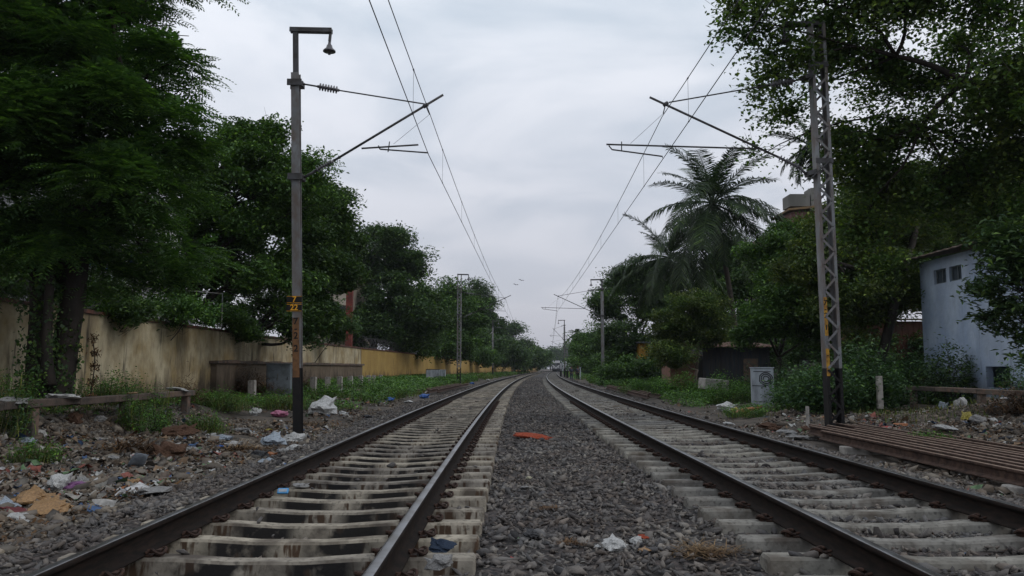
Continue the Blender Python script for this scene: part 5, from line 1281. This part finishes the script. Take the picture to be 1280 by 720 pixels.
# ------------------------------------------------------------------ bags, cloths and larger rubbish
def plain(name, c, rough=.5, var=None, spec=.4, transl=0): return mat(name, c, rough=rough, var=[var or tuple(q * .55 for q in c)], scale=9, spec=spec, transl=transl, bump=.5, bscale=18)
PM = dict(white=plain('white_plastic', (.50, .50, .49), .35), grey=plain('grey_plastic', (.26, .255, .25)), blue=plain('blue_plastic', (.04, .13, .42)), pale=plain('pale_blue_plastic', (.33, .38, .44)), orange=plain('orange_plastic', (.38, .14, .05)),
          tan=plain('tan_plastic', (.34, .20, .09)), maroon=plain('maroon_card', (.14, .02, .025)), pink=plain('pink_plastic', (.50, .17, .28)), yellow=plain('yellow_plastic', (.42, .35, .06)), black=plain('black_plastic', (.03, .03, .034)), red=plain('red_plastic', (.42, .04, .03)),
          green=plain('green_paper', (.10, .24, .10)), purple=plain('purple_plastic', (.22, .09, .22)), brown=plain('brown_cloth', (.11, .065, .045), .9, spec=.1), denim=plain('dark_blue_cloth', (.035, .05, .08), .9, spec=.1), cloth=plain('orange_cloth', (.34, .075, .04), .9, spec=.1), flower=plain('cream_petal', (.55, .52, .38), .8))
def bag_mesh(seed, sub=3, crush=.55):
    rr = random.Random(seed); bm = bmesh.new(); bmesh.ops.create_icosphere(bm, subdivisions=sub, radius=1); off = Vector((seed * 7.3, seed * 3.1, seed))
    for v in bm.verts:
        p = v.co.copy(); n1 = mnoise.noise(p * 1.1 + off) * .55; n2 = (abs(mnoise.noise(p * 2.6 + off)) - .25) * crush; n3 = (abs(mnoise.noise(p * 6 + off)) - .2) * crush * .35
        v.co = p * (1 + n1 + n2 + n3); v.co.z *= .62
        if v.co.z < -.3: v.co.z = -.3 + (v.co.z + .3) * .15
    # gathered neck
    top = max(bm.verts, key=lambda v: v.co.x + v.co.z * .8)
    for v in bm.verts:
        d = (v.co - top.co).length
        if d < .35: v.co += Vector((.35, 0, .3)) * (1 - d / .35)
    me = bpy.data.meshes.new('bag'); bm.to_mesh(me); bm.free(); return me
BAGS = [bag_mesh(k + 1) for k in range(9)]
_cache = {}
def bag(u, v, w_px, col, lb_, name='plastic_bag', cat='bag', flat=1.0, long=1.0, k=None, zoff=0, bed=False, p=None, rz=None):
    if p is None:
        p = G(u, v)
    if bed: p.z = float(bed_z(p.x - XC(p.y), p.y)) + .02
    sz = w_px * (p.y / F) * .5 * (1.0 if bed else 1.22)
    if not bed: zoff += sz * .10
    k = (int(u) * 7 + int(v) * 3) % 9 if k is None else k
    me = _cache.get((k, col))
    if me is None: me = BAGS[k].copy(); me.materials.append(PM[col]); _cache[(k, col)] = me
    o = bpy.data.objects.new(name, me); COL.objects.link(o); o.scale = (sz * .85 * long, sz * .85 / max(1, long * .8), sz * .95 * flat); o.location = (p.x, p.y, p.z + sz * .22 * flat + zoff)
    o.rotation_euler = (R0.uniform(-.15, .15), R0.uniform(-.15, .15), R0.uniform(0, 6.28) if rz is None else rz)
    tag(o, lb_, cat); return o
for a in [
    (36, 632, 52, 'tan', 'large crumpled tan bag at the left rubbish heap on the stones', .55, 1.3), (60, 640, 46, 'tan', 'torn tan wrapper lying right of the large tan bag', .35, 1.3), (22, 643, 30, 'maroon', 'dark maroon crushed packet in front of the tan bag', .4, 1.4),
    (27, 628, 9, 'red', 'small bright red cap on the maroon packet', .8, 1), (3, 640, 34, 'pale', 'pale grey plastic sheet cut by the left picture edge', .6, 1.1), (26, 652, 30, 'white', 'whitish translucent bag just below the maroon packet', .4, 1.4),
    (74, 611, 26, 'white', 'upright clear white bag left of the purple bag', 1.2, .8), (92, 611, 22, 'purple', 'faded purple plastic bag between two clear bags', .6, 1.2), (103, 607, 18, 'grey', 'clear grey bag to the right of the purple bag', .9, 1), (97, 621, 10, 'white', 'small white cup-like scrap below the purple bag', .9, 1),
    (145, 604, 13, 'white', 'white sachet with blue half lying on the slope', .7, 1), (150, 607, 9, 'blue', 'small blue scrap next to the white sachet', .6, 1.2), (155, 613, 22, 'orange', 'reddish orange wrapper below the blue scrap', .35, 1.4), (168, 606, 16, 'tan', 'crumpled golden wrapper beside the brown roots', .7, 1),
    (194, 618, 38, 'grey', 'big flat grey sack at the edge of the ballast', .4, 1.3), (142, 575, 12, 'grey', 'small pale grey bag on the upper slope', .7, 1), (213, 572, 34, 'brown', 'grey-brown boulder-like sack in the middle of the slope', 1, 1.1), (222, 545, 26, 'brown', 'dark brown cloth bundle on top of the mound', .9, 1.3),
    (236, 566, 22, 'grey', 'pale grey rag just right of the boulder-like sack', .5, 1.4), (227, 577, 9, 'white', 'tiny white scrap below the boulder-like sack', .7, 1), (276, 550, 17, 'pale', 'shiny silver-blue packet on the mound crest', .6, 1.3), (274, 559, 8, 'blue', 'small bright blue scrap under the silver packet', .5, 1.4),
    (290, 558, 17, 'white', 'long whitish bag right of the blue scrap', .5, 1.4), (260, 590, 7, 'white', 'white scrap at the foot of the mound near the ballast', .7, 1), (302, 540, 16, 'grey', 'greyish bag halfway between mound and mast', .6, 1.2), (313, 543, 14, 'pale', 'pale green-grey bag touching the greyish bag', .5, 1.2),
    (319, 519, 14, 'white', 'crumpled white and grey bag left of the pink bag', 1, .9), (349, 521, 17, 'pink', 'bright pink plastic bag left of the mast foot', .7, 1.2), (329, 533, 16, 'green', 'flattened green paper between the pink bag and the rag heap', .25, 1.4), (335, 539, 10, 'yellow', 'small yellowish wrapper below the green paper', .4, 1.2),
    (341, 556, 27, 'pale', 'rounded bluish-grey bag in front of the mast foot, left of two', .8, 1.1), (366, 553, 23, 'white', 'whitish bag in front of the mast foot, right of two', .8, 1.1), (378, 552, 13, 'grey', 'small grey bag wedged at the right of the mast foot', .8, 1), (352, 567, 12, 'grey', 'small crushed grey bag below the pair at the mast', .9, 1),
    (370, 565, 22, 'white', 'crumpled cream bag below the pair at the mast', .7, 1.1), (324, 572, 18, 'black', 'black plastic bag beside an orange wrapper', .8, 1.1), (338, 571, 15, 'orange', 'orange wrapper between black bag and cream bag', .6, 1.1), (336, 581, 19, 'pale', 'pale lilac bag lowest of the bags near the ballast', .6, 1.2),
    (404, 517, 30, 'white', 'long white sack lying behind the mast on the right', 1.0, 1.35), (429, 519, 11, 'white', 'small white bag right of the long white sack', .7, 1), (461, 523, 10, 'black', 'tiny black bag at the edge of the weeds', .8, 1), (486, 501, 9, 'blue', 'small dark blue bag in the weeds before the rusty rails', .8, 1.1),
    (530, 498, 10, 'blue', 'bright blue bag standing just before the rusty rails', .9, 1), (511, 504, 12, 'white', 'white rubbish next to the bright blue bag', .4, 1.4), (590, 480, 5, 'blue', 'blue and white bag beside the far lattice mast', .9, 1), (537, 484, 5, 'tan', 'tan packet on the rusty rail heap', .7, 1.2),
    (610, 476, 4, 'white', 'tiny white bag beside the wall-side rail in the distance', .8, 1), (908, 514, 20, 'white', 'white plastic bag beside the hut-side rail', .8, 1.2), (920, 516, 12, 'yellow', 'yellow bag between white bag and orange heap', .7, 1.1),
    (934, 517, 24, 'orange', 'wide orange heap of wrappers left of the cabinet foot', .45, 1.5), (947, 511, 8, 'red', 'little red bag at the right end of the orange heap', .9, 1), (912, 531, 14, 'white', 'thin white scrap on the stones beside the rail', .3, 1.5), (1007, 541, 17, 'brown', 'dark brown clod heap before the stake', .7, 1.2),
    (985, 545, 20, 'grey', 'light grey rubble lump before the lattice mast', .6, 1.1), (1002, 550, 22, 'grey', 'flat grey rag at the tip of the rail stack', .35, 1.5), (963, 537, 19, 'brown', 'blackish brown clod left of the rubble lump', .7, 1.2), (1088, 494, 10, 'denim', 'blue cloth hanging in the weeds by the white marker post', .9, 1),
    (1180, 538, 28, 'white', 'white plastic sheet lying behind the stacked rails', .3, 1.6), (1179, 515, 14, 'pale', 'tall pale blue bag leaning on the rubbish under the railing', 1.5, .7), (1190, 513, 8, 'yellow', 'narrow yellow strip bag right of the pale blue bag', 1.5, .6), (1202, 516, 15, 'white', 'cream bag hanging below the railing', 1.5, .7),
    (1209, 526, 14, 'yellow', 'lemon yellow bag below the railing', 1.3, .9), (1222, 530, 17, 'grey', 'grey lumpy bag right of the lemon yellow bag', 1, 1), (1216, 502, 8, 'orange', 'small orange scrap just under the right railing beam', .6, 1.2), (1243, 527, 11, 'white', 'small squarish white scrap at the far right of the rubbish', .7, 1),
    (1237, 476, 12, 'yellow', 'yellow-green bag on the ground by the hut opening', .8, 1), (1255, 477, 18, 'pale', 'pale crumpled bags just past the railing near the hut opening', .7, 1.3), (1258, 551, 14, 'black', 'black scrap beside the far loose rail', .4, 1.4), (1110, 536, 20, 'red', 'red and orange strip of wrappers behind the rail stack', .2, 1.7),
    (1130, 533, 16, 'orange', 'orange peelings heap left of the fern tuft', .3, 1.5), (90, 540, 20, 'brown', 'matted brown root clump hanging under the low rail', 1.2, .8),
    (125, 522, 15, 'grey', 'light grey bag wedged beneath the low rail', .8, 1), (145, 527, 17, 'grey', 'striped grey rag beneath the low rail near its end', .7, 1.2), (118, 536, 6, 'yellow', 'yellow fruit-like scrap under the low rail', 1, 1), (35, 531, 20, 'pale', 'pale green bag between the low rail beams', .6, 1.2),
    ]:
    u, v, wp, col, lb_ = a[:5]; bag(u, v, wp, col, lb_, flat=a[5], long=a[6], name='plastic_bag' if col not in ('brown', 'denim') else 'rubbish_bundle', cat='bag' if col not in ('brown', 'denim') else 'bundle')
for (yy, wp, col, lb_) in ((12.9, 34, 'grey', 'grey rag draped over the low rail beam near its first post'), (14.3, 42, 'white', 'whitish rag heap lying on top of the low rail beam'), (19.3, 26, 'white', 'white plastic heap on the far end of the low rail beam'), (16.9, 14, 'tan', 'small tan scrap on the middle of the low rail beam')):
    o = bag(0, int(yy * 7), wp * .8, col, lb_, p=Vector((-8.0, yy, .53)), flat=.32, long=1.35, rz=1.4); o.location.z = .53 + o.scale.z * .22
# things lying on the track and central ballast
bag(664, 553, 34, 'cloth', 'orange cloth strip lying across the central ballast', name='cloth', cat='cloth', flat=.3, long=1.5, bed=True, rz=-.1)
bag(680, 556, 14, 'cloth', 'knotted darker end lump beside the orange cloth strip', name='cloth', cat='cloth', flat=.6, long=1, bed=True)
bag(661, 608, 8, 'flower', 'single cream flower on the central ballast', name='flower', cat='flower', flat=.9, bed=True)
bag(655, 620, 13, 'grey', 'thin pale scrap just below the cream flower', name='paper_scrap', cat='scrap', flat=.3, long=1.4, bed=True)
bag(770, 700, 34, 'white', 'large crumpled white bag in the central ballast nearest the camera', flat=.75, long=1.2, bed=True)
bag(796, 694, 19, 'white', 'second smaller white bag right of the large one in the ballast', flat=1, long=.9, bed=True)
bag(806, 704, 18, 'tan', 'torn beige wrapper below the second white bag', flat=.35, long=1.4, bed=True)
bag(747, 699, 9, 'white', 'small bright white scrap left of the large crumpled white bag', name='paper_scrap', cat='scrap', flat=.6, bed=True)
bag(805, 686, 16, 'cloth', 'rust red rag behind the second white bag', name='cloth', cat='cloth', flat=.4, long=1.2, bed=True)
bag(641, 716, 9, 'red', 'small red scrap at the bottom of the ballast', name='plastic_scrap', cat='scrap', flat=.5, bed=True)
bag(664, 684, 20, 'black', 'dark hollow husk among the ballast stones', name='husk', cat='husk', flat=.8, bed=True)
for (u, v, wp, col, fl, lb_) in ((551, 706, 26, 'grey', 1.0, 'grey knotted plastic bag on the sleeper end beside the wall-side rail'), (553, 684, 28, 'denim', .5, 'dark blue cloth on the sleeper end above the grey bag'), (375, 608, 16, 'grey', .5, 'translucent crumpled wrapper on a limewashed sleeper')):
    d = ray(u, v); tt = (-.165 - CAM.z) / d.z; p = CAM + d * tt
    o = bag(u, v, wp, col, lb_, p=p, flat=fl, long=1.1, name='plastic_bag' if col != 'denim' else 'cloth', cat='bag' if col != 'denim' else 'cloth', k=3 if col == 'grey' else 5)
    o.location.z = -.165 + o.scale.z * .2
d = ray(353, 620); p = CAM + d * ((-.20 - CAM.z) / d.z)
t = thing('snack_packet', 'small sky blue snack packet standing on a limewashed sleeper', 'packet', (p.x, p.y, -.178), .1)
mb = MB(); mb.box(-.055, .055, -.012, .012, 0, .07); o = mb.build('wrapper', mat('sky_blue_foil', (.06, .25, .50), rough=.3, spec=.5), t, bevel=.01); o.rotation_euler = (-.9, 0, 0)
mb = MB(); mb.box(-.038, .038, -.0145, -.0125, .014, .05); mb.build('printed_panel', PM['pale'], o)
o = scraps('folded_sheet', np.array([0.0]), np.array([0.0]), np.array([.36]), PM['pale'], rg(4), zf=lambda a, b: a * 0, crumple=.1, asp=(.5, .55)); p = G(172, 588); o.location = (p.x, p.y, p.z + .05)
md = o.modifiers.new('s', 'SOLIDIFY'); md.thickness = .004; tag(o, 'pale blue folded sheet lying tilted on the upper slope', 'sheet')

# straw, dry brush, roots
def strands(name, lb_, cat, x, y, rx, ry, h, n, L_, m_, seed, wd=.008, z=None, up=.25):
    q = rg(seed); P0 = q.normal(0, .4, (n, 3)) * np.array([rx, ry, 0]); P0[:, 2] = np.abs(q.normal(0, .4, n)) * h * np.exp(-(P0[:, 0] / rx) ** 2)
    a = q.uniform(0, 6.28, n); e = q.normal(0, up, n); D = np.stack([np.cos(a) * np.cos(e), np.sin(a) * np.cos(e), np.sin(e)], -1); ll = L_ * q.uniform(.4, 1.3, n)[:, None]
    S_ = np.cross(D, [0, 0, 1]) * wd * .5; M_ = P0 + D * ll * .5 + np.array([0, 0, 1]) * ll * .08; E_ = P0 + D * ll
    for arr in (P0, M_, E_): arr[:, 2] = np.maximum(arr[:, 2], .005)
    V = np.stack([P0 - S_, P0 + S_, M_ + S_, M_ - S_, M_ - S_, M_ + S_, E_ + S_ * .4, E_ - S_ * .4], 1).reshape(-1, 3)
    o = link(name, np_mesh(name, V, np.arange(len(V)).reshape(-1, 4)), m_, None, (x, y, (gzf(x, y) if z is None else z))); tag(o, lb_, cat); return o
for i, (u, v, rx, h, n, L_, m_, lb_) in enumerate([(880, 708, .22, .05, 420, .16, m_drygrass, 'golden straw heap at the sleeper ends nearest the camera'), (715, 695, .12, .02, 260, .06, m_dryleaf, 'brown dry moss patch below the weed tuft in the ballast'), (688, 648, .14, .02, 200, .06, m_dryleaf, 'rust brown dry patch in the central ballast')]):
    p = G(u, v); strands('dry_straw', lb_, 'straw', p.x, p.y, rx, rx * .6, h, n, L_, m_, 200 + i, .006, z=float(bed_z(p.x, p.y)) + .02)
for i, (x, y, rx, h, n, L_, lb_) in enumerate([(-10.4, 31.5, 1.5, 1.25, 2200, .5, 'heap of brown dry brush leaning on the plinth left of the grey cabinet'), (-9.9, 36.5, 1.1, 1.1, 1800, .45, 'tall dry brown creeper against the plinth right of the numbered mast'), (-6.1, 12.9, .5, .2, 600, .4, 'matted brown roots and dead stems at the foot of the slope'),
        (-5.2, 19.8, 1.0, .12, 700, .25, 'yellow-brown dry stalks scattered behind the mast foot'), (-4.9, 14.6, .5, .1, 420, .25, 'dead orange-brown plant matter by the ballast edge'), (12.3, 19.5, 1.0, .7, 900, .4, 'reddish dry brush tangled under the right railing'), (-8.6, 21.2, .6, .7, 700, .35, 'brown dead brush at the far end of the low rail barrier')]):
    strands('dry_brush', lb_, 'dry brush', x, y, rx, rx * .5, h, n, L_, m_drygrass if i in (3, 4) else m_dryleaf, 210 + i, .016)
# dead tall weed by the wall
p = P(114, 470, 16.4); t = thing('dead_weed', 'single tall dead weed stalk with curled brown leaves against the cream wall', 'plant', gbase(p.x, 16.4))
e = P(116, 428, 16.4); mb = MB(); pts = wob((0, 0, -.1), (e.x - p.x, .02, e.z - t.location.z), rg(3), 5, .04); mb.tube(pts, .012, 5); mb.build('stem', m_bark, t)
q = rg(8); ii = q.integers(1, 6, 260); C_ = np.array([tuple(pts[min(5, i)]) for i in ii]) + q.normal(0, .05, (260, 3)) + np.array([0, 0, .06]); leaves('leaves', C_, .08, m_dryleaf, q, .1, .4, t, .9)

# ------------------------------------------------------------------ people at the bend
def skin(name, joints, edges, material, parent, sub=1):
    me = bpy.data.meshes.new(name); me.from_pydata([j[0] for j in joints], edges, []); o = link(name, me, material, parent)
    md = o.modifiers.new('skin', 'SKIN'); md.use_smooth_shade = True
    for i, j in enumerate(joints): me.skin_vertices[0].data[i].radius = (j[1], j[2] if len(j) > 2 else j[1])
    me.skin_vertices[0].data[0].use_root = True
    s_ = o.modifiers.new('sub', 'SUBSURF'); s_.levels = sub; s_.render_levels = sub; return o
m_skin = mat('skin', (.16, .085, .055), rough=.6)
def person(lb_, x, y, rz, shirt, trous, stride=.12, arms=0, h=1.0):
    t = thing('person', lb_, 'person', (x, y, gzf(x, y)), rz); t.scale = (h, h, h)
    J = [((0, 0, .95), .09, .07), ((0, 0, 1.15), .095, .06), ((0, 0, 1.38), .11, .065), ((0, .0, 1.49), .055), ((0, -.02, 1.56), .075, .085), ((0, -.02, 1.66), .085, .10), ((0, -.01, 1.73), .055, .06)]
    E_ = [(0, 1), (1, 2), (2, 3), (3, 4), (4, 5), (5, 6)]
    def chain(a, pts):
        for p_, r_ in pts: J.append((p_, r_)); E_.append((a, len(J) - 1)); a = len(J) - 1
        return a
    fingers = []
    for s_ in (-1, 1):
        fo = stride * s_
        chain(0, [((.10 * s_, 0, .90), .085), ((.11 * s_, -fo * .6, .50), .058), ((.11 * s_, fo * .2, .10), .038), ((.11 * s_, fo * .2 - .04, .04), .04), ((.12 * s_, fo * .2 - .17, .03), .032)])
        if arms and s_ > 0: hp = ((.27, -.05, 1.15), (.16, -.28, 1.25), (.12, -.34, 1.32))
        else: hp = ((.25 * s_, .02, 1.14), (.27 * s_, -.06, .90), (.27 * s_, -.09, .82))
        wr = chain(2, [((.19 * s_, 0, 1.40), .055), (hp[0], .040), (hp[1], .028), (hp[2], .030)])
        fingers.append(hp[2])
    b_ = skin('body', J, E_, m_skin, t)
    for hp in fingers:
        for f in range(5):
            mbf = MB(); o0 = Vector(hp) + Vector(((f - 2) * .016, 0, -.02)); dl = (.05, .075, .08, .075, .06)[f]
            mbf.tube([o0, o0 + Vector((0, -.012, -dl * .55)), o0 + Vector((0, -.03, -dl))] if f else [o0, o0 + Vector((-.02, -.03, -.02)), o0 + Vector((-.02, -.045, -.045))], [.0085, .008, .006], 5); mbf.build('finger', m_skin, b_, True)
    skin('shirt', [((0, 0, .90), .165, .13), ((0, 0, 1.15), .17, .125), ((0, 0, 1.39), .18, .125), ((-.20, 0, 1.395), .09), ((-.245, .01, 1.14), .075), ((.20, 0, 1.395), .09), ((.245, 0, 1.14), .075)], [(0, 1), (1, 2), (2, 3), (3, 4), (2, 5), (5, 6)], shirt, t)
    skin('trousers', [((0, 0, .98), .15, .12), ((-.10, 0, .88), .12), ((-.11, stride * .6, .50), .075), ((-.11, -stride * .2, .12), .06), ((.10, 0, .88), .12), ((.11, -stride * .6, .50), .075), ((.11, stride * .2, .12), .06)], [(0, 1), (1, 2), (2, 3), (0, 4), (4, 5), (5, 6)], trous, t)
    mbh = MB(); mbh.lathe([(.0, .125), (.06, .11), (.095, .06), (.10, .0), (.085, -.03), (0, -.03)], Matrix.Translation((0, .01, 1.675)), 12); mbh.build('hair', m_black, t, True)
    return t
m_drk1 = mat('dark_shirt', (.03, .035, .05)); m_drk2 = mat('dark_trousers', (.018, .02, .026)); m_grs = mat('grey_print_shirt', (.07, .08, .10), var=[(.025, .03, .04)], scale=20)
p1_ = P(714.2, 470, 99); person('person in dark clothes standing beside the hut-side track with arms down, left of two', p1_.x, 99, .4, m_drk1, mat('blue_trousers', (.03, .045, .07)), .05, 0)
p2_ = P(722.3, 470, 98); person('person in grey patterned shirt and dark trousers, right of two by the hut-side track', p2_.x, 98, -.3, m_grs, m_drk2, .10, 1)

# ------------------------------------------------------------------ train coming round the bend
m_loco = mat('loco_grey', (.13, .135, .15), rough=.5, var=[(.08, .08, .085)], scale=1); m_lwhite = mat('loco_white', (.50, .50, .50), rough=.5)
m_coach = mat('coach_grey', (.16, .19, .20), rough=.5, var=[(.10, .11, .11)], scale=.8)
x, y, th = T(CR, 285); t = thing('train', 'grey train with white-topped cab front coming round the bend', 'train', (x, y, 0), -th)
mb = MB(); sec = [(-1.6, .9), (-1.6, 2.2), (-1.45, 3.4), (-.9, 3.95), (.9, 3.95), (1.45, 3.4), (1.6, 2.2), (1.6, .9)]
ys_ = [(.0, .90), (.5, 1.0), (19, 1.0)]
for yy, k in ys_: mb.v += [(a * k, yy, .9 + (b - .9) * (k * .5 + .5)) for a, b in sec]
n = 8
for i in range(2):
    for k in range(n): k2 = (k + 1) % n; mb.f.append((i * n + k, i * n + k2, i * n + n + k2, i * n + n + k)); mb.mi.append(0)
mb.f += [tuple(reversed(range(n))), tuple(range(2 * n, 3 * n))]; mb.mi += [0, 0]; mb.build('locomotive_body', m_loco, t)
mb = MB(); mb.add([(-1.35, -.05, 3.1), (1.35, -.05, 3.1), (1.0, .02, 3.85), (-1.0, .02, 3.85)], [(0, 1, 2, 3)]); mb.box(-1.38, 1.38, -.08, .2, 3.05, 3.5); mb.build('roof_band', m_lwhite, t)
for sx in (-1, 1):
    mb = MB(); mb.box(sx * .72 - .5, sx * .72 + .5, -.07, -.01, 2.25, 2.95); mb.build('windscreen', m_dark, t)
    mb = MB(); M = Matrix.Translation((sx * .95, -.02, 1.45)) @ Matrix.Rotation(math.pi / 2, 4, 'X'); mb.lathe([(0, 0), (.17, 0), (.15, .07), (0, .09)], M, 12); mb.build('headlight', m_lwhite, t)
mb = MB(); mb.add([(-1.35, -.06, 2.2), (-.85, -.06, 2.2), (0, -.06, 1.25), (.85, -.06, 2.2), (1.35, -.06, 2.2), (0, -.06, .95)], [(0, 5, 2, 1), (2, 5, 4, 3)]); mb.build('chevron', m_lwhite, t)
mb = MB(); mb.box(-1.5, 1.5, -.25, .3, .45, .88); mb.box(-1.3, 1.3, 1, 18, .15, .88); mb.build('underframe', m_black, t)
M0 = Matrix.Translation((x, y, 0)) @ Matrix.Rotation(-th, 4, 'Z')
for k in range(5):
    s0 = 285 + 20 + k * 23; a = T(CR, s0); b = T(CR, s0 + 22); ang = -math.atan2(b[0] - a[0], b[1] - a[1]); Mi = M0.inverted() @ Matrix.Translation((a[0], a[1], 0)) @ Matrix.Rotation(ang, 4, 'Z')
    mb = MB(); mb.v = [tuple(Mi @ Vector((p_, yy, z_))) for yy in (0, 22) for p_, z_ in sec]; mb.f = [(q, (q + 1) % 8, 8 + (q + 1) % 8, 8 + q) for q in range(8)] + [tuple(reversed(range(8))), tuple(range(8, 16))]; mb.mi = [0] * 10
    mb.box(-1.3, 1.3, 1, 21, .15, .88, M=Mi); c_ = mb.build('coach', m_coach, t)
    mb = MB()
    for q in range(9): mb.box(-1.63, -1.58, 1.5 + q * 2.2, 2.9 + q * 2.2, 2.0, 2.9, M=Mi)
    mb.build('window_row', m_dark, c_)
# two birds
for i, (u, v) in enumerate(((652, 350.5), (645, 356))):
    p = P(u, v, 90); mb = MB(); mb.add([(0, -.16, 0), (.05, 0, .03), (0, .2, 0), (-.05, 0, .03), (0, 0, -.04)], [(0, 1, 3), (1, 2, 3), (0, 4, 1), (1, 4, 2), (2, 4, 3), (3, 4, 0)])
    mb.add([(.03, -.07, .01), (.03, .07, .01), (.22, .03, .10), (.40, .06, .04)], [(0, 1, 2), (1, 3, 2)]); mb.add([(-.03, -.07, .01), (-.03, .07, .01), (-.22, .03, .10), (-.40, .06, .04)], [(0, 2, 1), (1, 2, 3)])
    o = mb.build('bird', m_black, loc=p); o.rotation_euler = (.1, .1, .6); tag(o, ('upper right' if i == 0 else 'lower left') + ' of two tiny dark birds flying in the sky gap', 'bird')
q_ = rg(61); base_ = bpy.data.objects['feathery_tree'].location; PT = []
for a, b, n_ in ((st1, P(40, 300, 15.4), 1500), (st2, P(95, 260, 15.8), 2200), (P(62, 476, 15.2), P(60, 330, 15.3), 1300)):
    a = Vector((a.x, a.y, gzf(a.x, a.y))); k_ = q_.uniform(0, 1, n_) ** 1.3; an = q_.uniform(0, 6.28, n_); rr_ = .30 - .12 * k_ + q_.normal(0, .05, n_); gap = vnoise(an * 2, k_ * 9, 1.0, 3) > -.12
    PT.append(np.stack([a.x + (b.x - a.x) * k_ + rr_ * np.cos(an), a.y + (b.y - a.y) * k_ + rr_ * np.sin(an), a.z + (b.z - a.z) * k_], -1)[gap])
leaves('ivy', np.concatenate(PT) - np.array(base_), .075, m_lf_mid, q_, .1, .8, bpy.data.objects['feathery_tree'], .9)
mb = MB(); mb.tube([p - base_ for p in wob(P(62, 482, 15.2), P(60, 300, 15.3), q_, 7, .03)], [.13, .11, .10, .09, .085, .08, .07, .06], 9); mb.build('side_stem', m_bark, bpy.data.objects['feathery_tree'], True)
# bare twigs poking out of the near feathery tree
ft = bpy.data.objects['feathery_tree']; o_ = ft.location
for tw in ([(150, 48, 14.9), (180, 33, 14.8), (218, 31, 14.8)], [(180, 33, 14.8), (192, 26, 14.8), (196, 25, 14.8)], [(140, 36, 14.9), (185, 42, 14.8), (236, 45, 14.7)], [(190, 130, 15), (216, 120, 14.9), (232, 108, 14.9), (240, 100, 14.9), (251, 91, 14.9)], [(240, 100, 14.9), (241, 93, 14.9), (238, 89, 14.9)], [(120, 10, 15), (160, 17, 14.9), (168, 13, 14.9)]):
    mb = MB(); mb.tube([P(*q) - o_ for q in tw], [.016, .011, .008, .006, .004][:len(tw)], 5); mb.build('twig', m_bark, ft)
# haze: a closed box of thin air round everything
mb = MB(); mb.box(-2600, 2600, -400, 3150, -3.0, 60)
o = mb.build('haze', None); tag(o, 'thin evening haze over the far end of the line', 'haze', kind='stuff')
mh = bpy.data.materials.new('haze'); mh.use_nodes = True; nt = mh.node_tree; nt.nodes.remove(nt.nodes['Principled BSDF'])
pv = nt.nodes.new('ShaderNodeVolumePrincipled'); pv.inputs['Color'].default_value = (.80, .86, .95, 1); pv.inputs['Density'].default_value = .0002; pv.inputs['Anisotropy'].default_value = .2
nt.links.new(pv.outputs[0], nt.nodes['Material Output'].inputs['Volume']); o.data.materials.append(mh)
